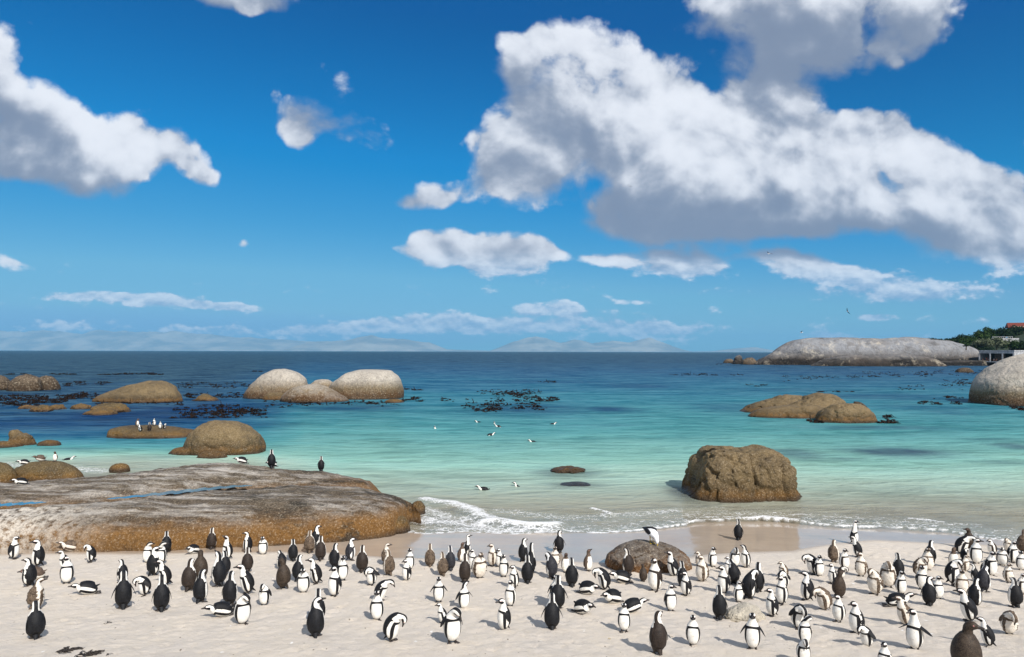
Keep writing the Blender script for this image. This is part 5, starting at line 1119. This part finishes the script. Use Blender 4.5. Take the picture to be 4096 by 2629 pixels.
# ------------------------------------------------------------------ seaweed and scraps on the sand
weed_m = flat_mat('dry_seaweed', srgb(26,22,20), srgb(62,54,48), .6, 30, .6)
def weed(px0,py0,px1,py1,n,seed,label,cat='seaweed',name='seaweed',mat=None,sc=1.):
    rg=random.Random(seed); V=[];Fc=[]; a=ground_hit(px0,py0); b=ground_hit(px1,py1)
    for q in range(n):
        o_=len(V); t0=rg.random()*.7; p=a.lerp(b,t0)+Vector((rg.gauss(0,.02),rg.gauss(0,.04),0))*sc; ang=math.atan2(b.y-a.y,b.x-a.x)+rg.gauss(0,.45); L=rg.uniform(.10,.26)*sc; m_=7
        for i in range(m_):
            t=i/(m_-1); ang+=rg.gauss(0,.25); x=p.x+math.cos(ang)*L*t; y=p.y+math.sin(ang)*L*t; z=float(sand_z(x,y))+.012+sc*(.03*math.sin(3.1*t)*rg.uniform(.3,1.2)); w_=sc*.016*(1-.7*abs(2*t-1))*rg.uniform(.6,1.5)
            V += [(x-math.sin(ang)*w_,y+math.cos(ang)*w_,z),(x,y,z+.008*sc),(x+math.sin(ang)*w_,y-math.cos(ang)*w_,z+.004*sc),(x,y,z-.006*sc)]
        for i in range(m_-1):
            for j in range(4): j2=(j+1)%4; Fc.append([o_+i*4+j,o_+i*4+j2,o_+(i+1)*4+j2,o_+(i+1)*4+j])
    V=np.array(V); c=tuple(V.mean(0)); o=mesh_obj(name,V,Fc,mat or weed_m,loc=c); tag(o,label,cat)
weed(226,2609,320,2603,22,5,'upper tangle of dark dry seaweed at the bottom left')
weed(300,2624,390,2618,20,8,'lower tangle of dark dry seaweed cut by the bottom edge')
weed(410,2500,430,2497,4,3,'single curled dark weed scrap on open sand',sc=.5)
weed(428,2625,436,2620,3,6,'tiny dark scrap beside the lower seaweed tangle',sc=.4)
m_leaf = flat_mat('dry_leaf', srgb(190,164,60), srgb(150,120,40), .6, 40)
weed(2432,2558,2436,2558,2,9,'small yellow leaf on the sand near the bottom middle','leaf','leaf',m_leaf,.35)
weed(2673,2553,2679,2552,2,10,'yellow leaf on the sand left of an upright white fronted penguin','leaf','leaf',m_leaf,.4)
weed(534,2328,540,2328,3,12,'small yellowish weed scrap near back view penguins','seaweed','seaweed',m_leaf,.35)

# ------------------------------------------------------------------ wooded hill, boathouse and house across the bay
hill_m, nt = new_mat('hillside_scrub'); pos = nt.node('ShaderNodeNewGeometry').outputs['Position']
nz_ = nt.noise(pos,.35,6,.7); finish(nt, pbsdf(nt, nt.mix(nt.mr(nz_,.35,.65), srgb(18,32,15), srgb(40,56,26)), .9, nt.bump(nz_,.8,1.5)))
hx_ = np.linspace(180,420,90); hy_ = np.linspace(318,560,70); X,Y = np.meshgrid(hx_,hy_)
brg = X/Y*F+CXP    # bearing in photo pixels, used for the lie of the ridge only
hz_ = np.interp(brg,[3700,3800,3900,4000,4100,4300],[.5,4.5,9.0,13.5,17.5,24])*np.clip((Y-318)/60,0,1)**.8 + 1.2*fbm(np.stack([X.ravel()*.03,Y.ravel()*.03,0*X.ravel()],1),3).reshape(X.shape)-.6
hz_ = np.where(brg<3740, -2, hz_)
tag(mesh_obj('hillside',np.stack([X.ravel(),Y.ravel(),hz_.ravel()],1),gridfaces(*X.shape),hill_m),kind='structure')
bark = flat_mat('bark', srgb(70,58,46), srgb(96,82,66), .85, 3)
def leaf_mat(name,a,b):
    mt,nt = new_mat(name); ob = nt.node('ShaderNodeNewGeometry'); rnd = ob.outputs['Random Per Island']
    n = nt.noise(ob.outputs['Position'],.8,3,.6)
    c = nt.mix(rnd,a,b); c = nt.mix(nt.mr(n,.4,.65,0,.5), c, a)
    d1 = pbsdf(nt, c, .7, spec=.15); tl = nt.node('ShaderNodeBsdfTranslucent'); nt.put(tl.inputs[0], c)
    mx = nt.node('ShaderNodeMixShader'); mx.inputs[0].default_value=.25; nt.l.new(d1,mx.inputs[1]); nt.l.new(tl.outputs[0],mx.inputs[2]); finish(nt,mx.outputs[0]); return mt
lm1 = leaf_mat('leaves_dark', srgb(16,30,14), srgb(40,62,26)); lm2 = leaf_mat('leaves_bright', srgb(30,46,18), srgb(62,88,32)); lm3 = leaf_mat('leaves_grey', srgb(62,72,52), srgb(122,128,100))
def tree(px,py,Yd,wpx,hpx,mat,label,seed,dens=900,cat='tree',flat=.8):
    """crown centre at photo bearing px, top at py"""
    rg=np.random.RandomState(seed); W_=wpx/F*Yd; H=hpx/F*Yd; top=at_y(px,py,Yd); base_z=top.z-H*1.05
    root=bpy.data.objects.new('tree' if cat=='tree' else 'bush',None); COL.objects.link(root); root.location=(top.x,top.y,base_z); tag(root,label,cat,'trees and bushes on the hill')
    # trunk with limbs
    parts=[(*loft([(0,0,-1.0,.28,.28),(.1,0,H*.25,.2,.2),(.2,.1,H*.5,.12,.12),(.2,.1,H*.8,.03,.03)],8),0)]
    for q in range(5):
        a=q*1.3+rg.rand(); parts.append((*loft([(.1,0,H*(.2+.08*q),.1,.1),(math.cos(a)*W_*.2,math.sin(a)*W_*.2,H*.5,.06,.06),(math.cos(a)*W_*.36,math.sin(a)*W_*.36,H*.68,.02,.02)],6),0))
    V,Fc,_m=join(parts); mesh_obj('trunk',V,Fc,bark,parent=root)
    ncl=26; th_=rg.uniform(0,6.283,ncl); rr=np.sqrt(rg.rand(ncl)); cc=np.stack([rr*np.cos(th_)*W_*.42, rr*np.sin(th_)*W_*.36, H*(.45+.42*(1-rr**2)*flat+.08*rg.randn(ncl))],1); cr=rg.uniform(.10,.2,ncl)*W_
    n=dens; k=rg.randint(0,ncl,n); d=rg.normal(size=(n,3)); d/=np.linalg.norm(d,axis=1)[:,None]; P=cc[k]+d*cr[k][:,None]*rg.uniform(.55,1.08,n)[:,None]*np.array([1,1,.75])
    P[:,2]=np.maximum(P[:,2],H*.08)
    s=rg.uniform(.22,.5,n)*max(W_/9,.45); t1=np.cross(d+rg.normal(size=(n,3))*.5,rg.normal(size=(n,3))); t1/=np.linalg.norm(t1,axis=1)[:,None]; t2=np.cross(d,t1)+.2*rg.normal(size=(n,3)); t2/=np.linalg.norm(t2,axis=1)[:,None]
    V=np.stack([P+t1*s[:,None],P+t2*s[:,None]*.6,P-t1*s[:,None],P-t2*s[:,None]*.6],1).reshape(-1,3); mesh_obj('crown',V,np.arange(4*n).reshape(-1,4),mat,parent=root,smooth=False)
TR=[(3792,1352,345,50,36,lm1,'small dark tree at the seaward end of the wooded hill'),(3828,1340,350,70,50,lm1,'dark rounded tree with a tuft on top, left part of the hill'),(3852,1334,356,46,40,lm1,'pointed dark tree rising above its neighbours'),(3880,1345,345,90,52,lm2,'bright green spreading tree behind the whaleback end'),
 (3915,1318,365,90,60,lm2,'tall bright green tree at the shoulder of the hill'),(3958,1311,372,100,60,lm2,'broad bright tree, highest green crown before the houses'),(4005,1308,368,90,62,lm1,'dark tree below the red roofed house'),(4050,1302,380,90,58,lm1,'dark tree in front of the house wall'),(4092,1300,385,80,62,lm1,'dark tree at the right edge below the roofs'),
 (3935,1352,330,90,48,lm3,'greyish bush left above the boathouse'),(3985,1350,328,100,52,lm3,'wide silvery bush directly above the boathouse'),(4040,1358,328,80,50,lm2,'green bush right above the boathouse'),(4090,1366,328,90,60,lm1,'dark bush at the right edge behind the huge boulder'),(3900,1376,332,80,50,lm1,'dark bush between the whaleback and the boathouse'),
 (3850,1368,338,90,45,lm2,'low green bush against the back of the whaleback'),(4075,1400,318,60,45,lm1,'dark bush right of the boathouse'),(3945,1385,326,80,40,lm1,'dark low bush just behind the boathouse roof')]
for i,t_ in enumerate(TR): tree(*t_[:7],seed=i+5,dens=1500,cat='bush' if 'bush' in t_[6] else 'tree')
for i,(px,py,wd,hp,lab) in enumerate([(3728,1353,40,10,'low green scrub peeping over the middle of the whaleback'),(3762,1356,36,8,'thin scrub line right of the other on the whaleback skyline'),(3864,1376,24,14,'single small shrub growing in a crack of the whaleback')]):
    tree(px,py,316 if i<2 else 293,wd,hp,lm1,lab,seed=40+i,dens=350,cat='bush')
def box(c, s, rot=0):
    """centre, size -> verts, faces (rotated about z at origin of the thing)"""
    x,y,z=c; a,b,h=s[0]/2,s[1]/2,s[2]/2
    V=np.array([(x+i*a,y+j*b,z+k*h) for k in(-1,1) for j in(-1,1) for i in(-1,1)]); return V, [[0,1,3,2][::-1],[4,5,7,6],[0,1,5,4],[2,3,7,6][::-1],[0,2,6,4][::-1],[1,3,7,5]]
conc = flat_mat('weathered_concrete', srgb(196,196,196), srgb(140,140,142), .85, 1.2, .4,.05); wood_d = flat_mat('dark_boards', srgb(60,50,44), srgb(34,28,26), .8, 2.5)
al=R(25); Pm = at_y(3985,1446,300); bd=math.atan2(Pm.x,Pm.y); dv=Vector((math.sin(bd),math.cos(bd),0)); rv=Vector((math.cos(bd),-math.sin(bd),0))
ns_=rv*math.cos(al)-dv*math.sin(al); bh=bpy.data.objects.new('boathouse',None); COL.objects.link(bh); bh.location=(Pm.x,Pm.y,Pm.z); bh.rotation_euler=(0,0,math.atan2(ns_.y,ns_.x)); tag(bh,'grey concrete boathouse with three open bays on the rock shelf','boathouse')
Wb,Db,Hb=14.0,9.0,4.9     # local: +x along the front to the right, front at -y
mesh_obj('roof',*box((0,Db/2,Hb-.25),(Wb+.3,Db+.3,.5)),conc,parent=bh,smooth=False)
mesh_obj('lintel',*box((0,.2,Hb-.95),(Wb-.1,.4,.88)),conc,parent=bh,smooth=False)
for x in (-Wb/2+.2,Wb/2-.2): mesh_obj('side_wall',*box((x,Db/2+.1,(Hb-.5)/2-.02),(.4,Db-.5,Hb-.5)),conc,parent=bh,smooth=False)
mesh_obj('back_wall',*box((0,Db-.1,(Hb-.5)/2-.02),(Wb-.9,.3,Hb-.52)),wood_d,parent=bh,smooth=False)
for x in (-Wb/2+.25,-2.4,2.5,Wb/2-.25): mesh_obj('pillar',*box((x,-.02,(Hb-1.4)/2),(.5,.45,Hb-1.4)),conc,parent=bh,smooth=False)
mesh_obj('board_panel',*box((0.05,3.2,1.75),(4.3,.15,3.5)),flat_mat('worn_boards',srgb(104,90,80),srgb(74,62,54),.8,2),parent=bh,smooth=False)
mesh_obj('floor_slab',*box((0,Db/2-.8,-.2),(Wb+1.5,Db+1.6,.36)),conc,parent=bh,smooth=False)
# people resting in the first bay
def person(lx, ly, lz, face, shirt, label, skin=srgb(188,140,112), stand=False, seed=0):
    me=bpy.data.meshes.new('person'); rg=random.Random(seed)
    if stand: J=[(0,0,.95,.15),(0,0,1.2,.16),(0,0,1.42,.14),(0,0,1.52,.06),(0,.02,1.66,.10),(.10,0,.5,.08),(.11,0,.06,.05),(-.10,0,.5,.08),(-.11,0,.06,.05),(.2,0,1.4,.06),(.26,.05,1.12,.045),(.24,.2,.95,.035),(-.2,0,1.4,.06),(-.26,.05,1.12,.045),(-.24,.1,.88,.035),(.11,.12,.04,.035),(-.11,.12,.04,.035)]
    else: J=[(0,0,.5,.16),(0,.02,.75,.16),(0,.05,1.0,.14),(0,.06,1.1,.06),(0,.10,1.24,.10),(.12,.42,.5,.085),(.13,.48,.08,.05),(-.12,.42,.5,.085),(-.13,.46,.08,.05),(.2,.05,.97,.06),(.25,.14,.72,.045),(.16,.34,.62,.035),(-.2,.05,.97,.06),(-.25,.12,.72,.045),(-.18,.32,.60,.035),(.13,.6,.04,.035),(-.13,.6,.04,.035)]
    E=[(0,1),(1,2),(2,3),(3,4),(0,5),(5,6),(0,7),(7,8),(2,9),(9,10),(10,11),(2,12),(12,13),(13,14),(6,15),(8,16)]
    me.from_pydata([j[:3] for j in J],E,[]); o=bpy.data.objects.new('person',me); COL.objects.link(o)
    sk=o.modifiers.new('skin','SKIN'); 
    for v,j in zip(me.skin_vertices[0].data,J): v.radius=(j[3],j[3]); 
    me.skin_vertices[0].data[0].use_root=True
    ss=o.modifiers.new('sub','SUBSURF'); ss.levels=1; ss.render_levels=1
    me.materials.append(flat_mat('skin_tone',skin,skin,.6)); 
    q=bh.matrix_basis@Vector((lx,ly,lz)); o.location=q; o.rotation_euler=(0,0,bh.rotation_euler.z+R(face)); tag(o,label,'person','people in the boathouse')
    z0=.95 if stand else .5; V,Fc=loft([(0,0,z0-.06,.17,.12),(0,.0 if stand else .02,z0+.25,.19,.14),(0,.0 if stand else .05,z0+.47,.20,.12),(0,.0 if stand else .06,z0+.57,.08,.07)],12)
    sh=mesh_obj('shirt',V,Fc,flat_mat('shirt_cloth',shirt,shirt,.8),parent=o)
    ht=mesh_obj('hair',*loft([(0,-.02,(1.60 if stand else 1.18),.09,.09),(0,.0,(1.70 if stand else 1.28),.11,.11),(0,.03,(1.78 if stand else 1.36),.05,.05)],10),flat_mat('hair',srgb(60,44,30),srgb(40,30,22),.7),parent=o)
bpy.context.view_layer.update()
person(-5.6,.8,0,170,srgb(188,70,60),'person sitting in a red shirt, first from the left in the boathouse',seed=1)
person(-4.3,.9,0,190,srgb(206,110,96),'person standing in a salmon top in the left bay',stand=True,seed=2)
person(-3.3,.7,0,160,srgb(60,74,120),'person sitting in dark blue beside the first inner pillar',seed=3)
person(-1.3,.9,0,200,srgb(150,190,214),'person sitting in pale blue in the middle bay',seed=4)
person(-.2,1.0,0,150,srgb(170,90,60),'person sitting in rusty brown, rightmost in the middle bay',seed=5)
# house on the hill
Ph=at_y(4098,1330,430); hs=bpy.data.objects.new('house',None); COL.objects.link(hs); hs.location=Ph; hs.rotation_euler=(0,0,R(-25)); tag(hs,'cream house with red tiled gable roof on top of the hill','house')
cream=flat_mat('cream_wall',srgb(206,184,160),srgb(190,170,150),.85,1); redt=flat_mat('red_tiles',srgb(120,58,44),srgb(96,46,36),.8,3,.5,.05)
mesh_obj('wall',*box((0,4,1.2),(14,9,5.4)),cream,parent=hs,smooth=False)
mesh_obj('roof',np.array([(-8.6,-1,3.2),(8,-1,3.2),(8,9.6,3.2),(-8.6,9.6,3.2),(-8.2,4.3,6.3),(7.6,4.3,6.3),(-8.6,-1,2.9),(8,-1,2.9),(8,9.6,2.9),(-8.6,9.6,2.9)]),[[0,1,5,4],[2,3,4,5],[1,2,5],[3,0,4],[6,7,1,0],[7,8,2,1],[8,9,3,2],[9,6,0,3],[9,8,7,6]],redt,parent=hs,smooth=False)
mesh_obj('chimney',*box((4.2,4.2,6.2),(1.2,1.0,2.0)),cream,parent=hs,smooth=False)
for x in (-4,0,4): mesh_obj('window',*box((x,-.56,2.0),(1.6,.1,1.3)),wood_d,parent=hs,smooth=False)
Pt=at_y(4020,1358,352); tw=bpy.data.objects.new('terrace_wall',None); COL.objects.link(tw); tw.location=Pt; tw.rotation_euler=(0,0,R(-20)); tag(tw,'grey terrace wall with white railing among the trees','wall')
mesh_obj('base_wall',*box((0,0,-.6),(12,.5,2.4)),conc,parent=tw,smooth=False)
wp=flat_mat('white_paint',srgb(220,220,220),srgb(200,200,202)); mesh_obj('rail',*box((-1,0,1.35),(9,.12,.12)),wp,parent=tw,smooth=False)
for k in range(10): mesh_obj('post',*box((-5.3+k*.95,0,.95),(.1,.1,.7)),wp,parent=tw,smooth=False)

# ------------------------------------------------------------------ far mountains over the bay
mtn_m, nt = new_mat('far_mountain_rock'); pos = nt.node('ShaderNodeNewGeometry').outputs['Position']
n_ = nt.noise(pos,.0012,6,.6); finish(nt, pbsdf(nt, nt.mix(nt.mr(n_,.4,.6), srgb(104,112,112), srgb(150,150,142)), .9))
def mountains(sky_pts, Yd, depth, label_seed):
    xs=np.array([p[0] for p in sky_pts],float); hs_=np.array([1406-p[1] for p in sky_pts],float)
    X_=np.linspace((xs[0]-CXP)/F*Yd,(xs[-1]-CXP)/F*Yd,420); D_=np.linspace(-depth,depth,40); X,Dg=np.meshgrid(X_,D_)
    bx=X/Yd*F+CXP; hh=np.interp(bx,xs,hs_)/F*Yd
    q=np.stack([X.ravel()/2000,Dg.ravel()/2000,0*X.ravel()+label_seed],1); r_=fbm(q,6,ridge=True,gen=None) if False else fbm(q,6,.55,True)
    Z=hh*(np.maximum(1-np.abs(Dg)/depth,0)**.8)*(.82+.38*r_.reshape(X.shape)) -5
    return mesh_obj('mountains',np.stack([X.ravel(),(Yd+Dg).ravel(),Z.ravel()],1),gridfaces(*X.shape),mtn_m)
tag(mountains([(-400,1330),(0,1326),(400,1330),(700,1334),(900,1350),(1100,1362),(1300,1372),(1500,1385),(1600,1400),(1640,1406)],23500,2200,1.),kind='structure')
tag(mountains([(1150,1406),(1230,1372),(1380,1366),(1450,1352),(1490,1344),(1540,1356),(1640,1362),(1720,1372),(1790,1398),(1960,1402),(2050,1366),(2140,1346),(2190,1352),(2240,1366),(2300,1358),(2370,1372),(2450,1358),(2520,1366),(2590,1352),(2640,1362),(2700,1390),(2740,1404),(2860,1402),(2930,1392),(3010,1380),(3050,1392),(3090,1404),(3130,1407)],20000,1700,5.),kind='structure')
# ------------------------------------------------------------------ the air over the bay
hm, nt = new_mat('haze'); v_=nt.node('ShaderNodeVolumePrincipled'); v_.inputs['Color'].default_value=(.26,.64,1,1); v_.inputs['Density'].default_value=HZ; v_.inputs['Anisotropy'].default_value=.0
o_=nt.node('ShaderNodeOutputMaterial'); nt.l.new(v_.outputs[0],o_.inputs[1])
hzo=mesh_obj('haze',*box((0,12500,314),(64000,28000,700)),hm,smooth=False) if HZ else None
if hzo:
    # sheets of sand and sea reach further than the air box; trim them inside it
    tag(hzo,kind='stuff')
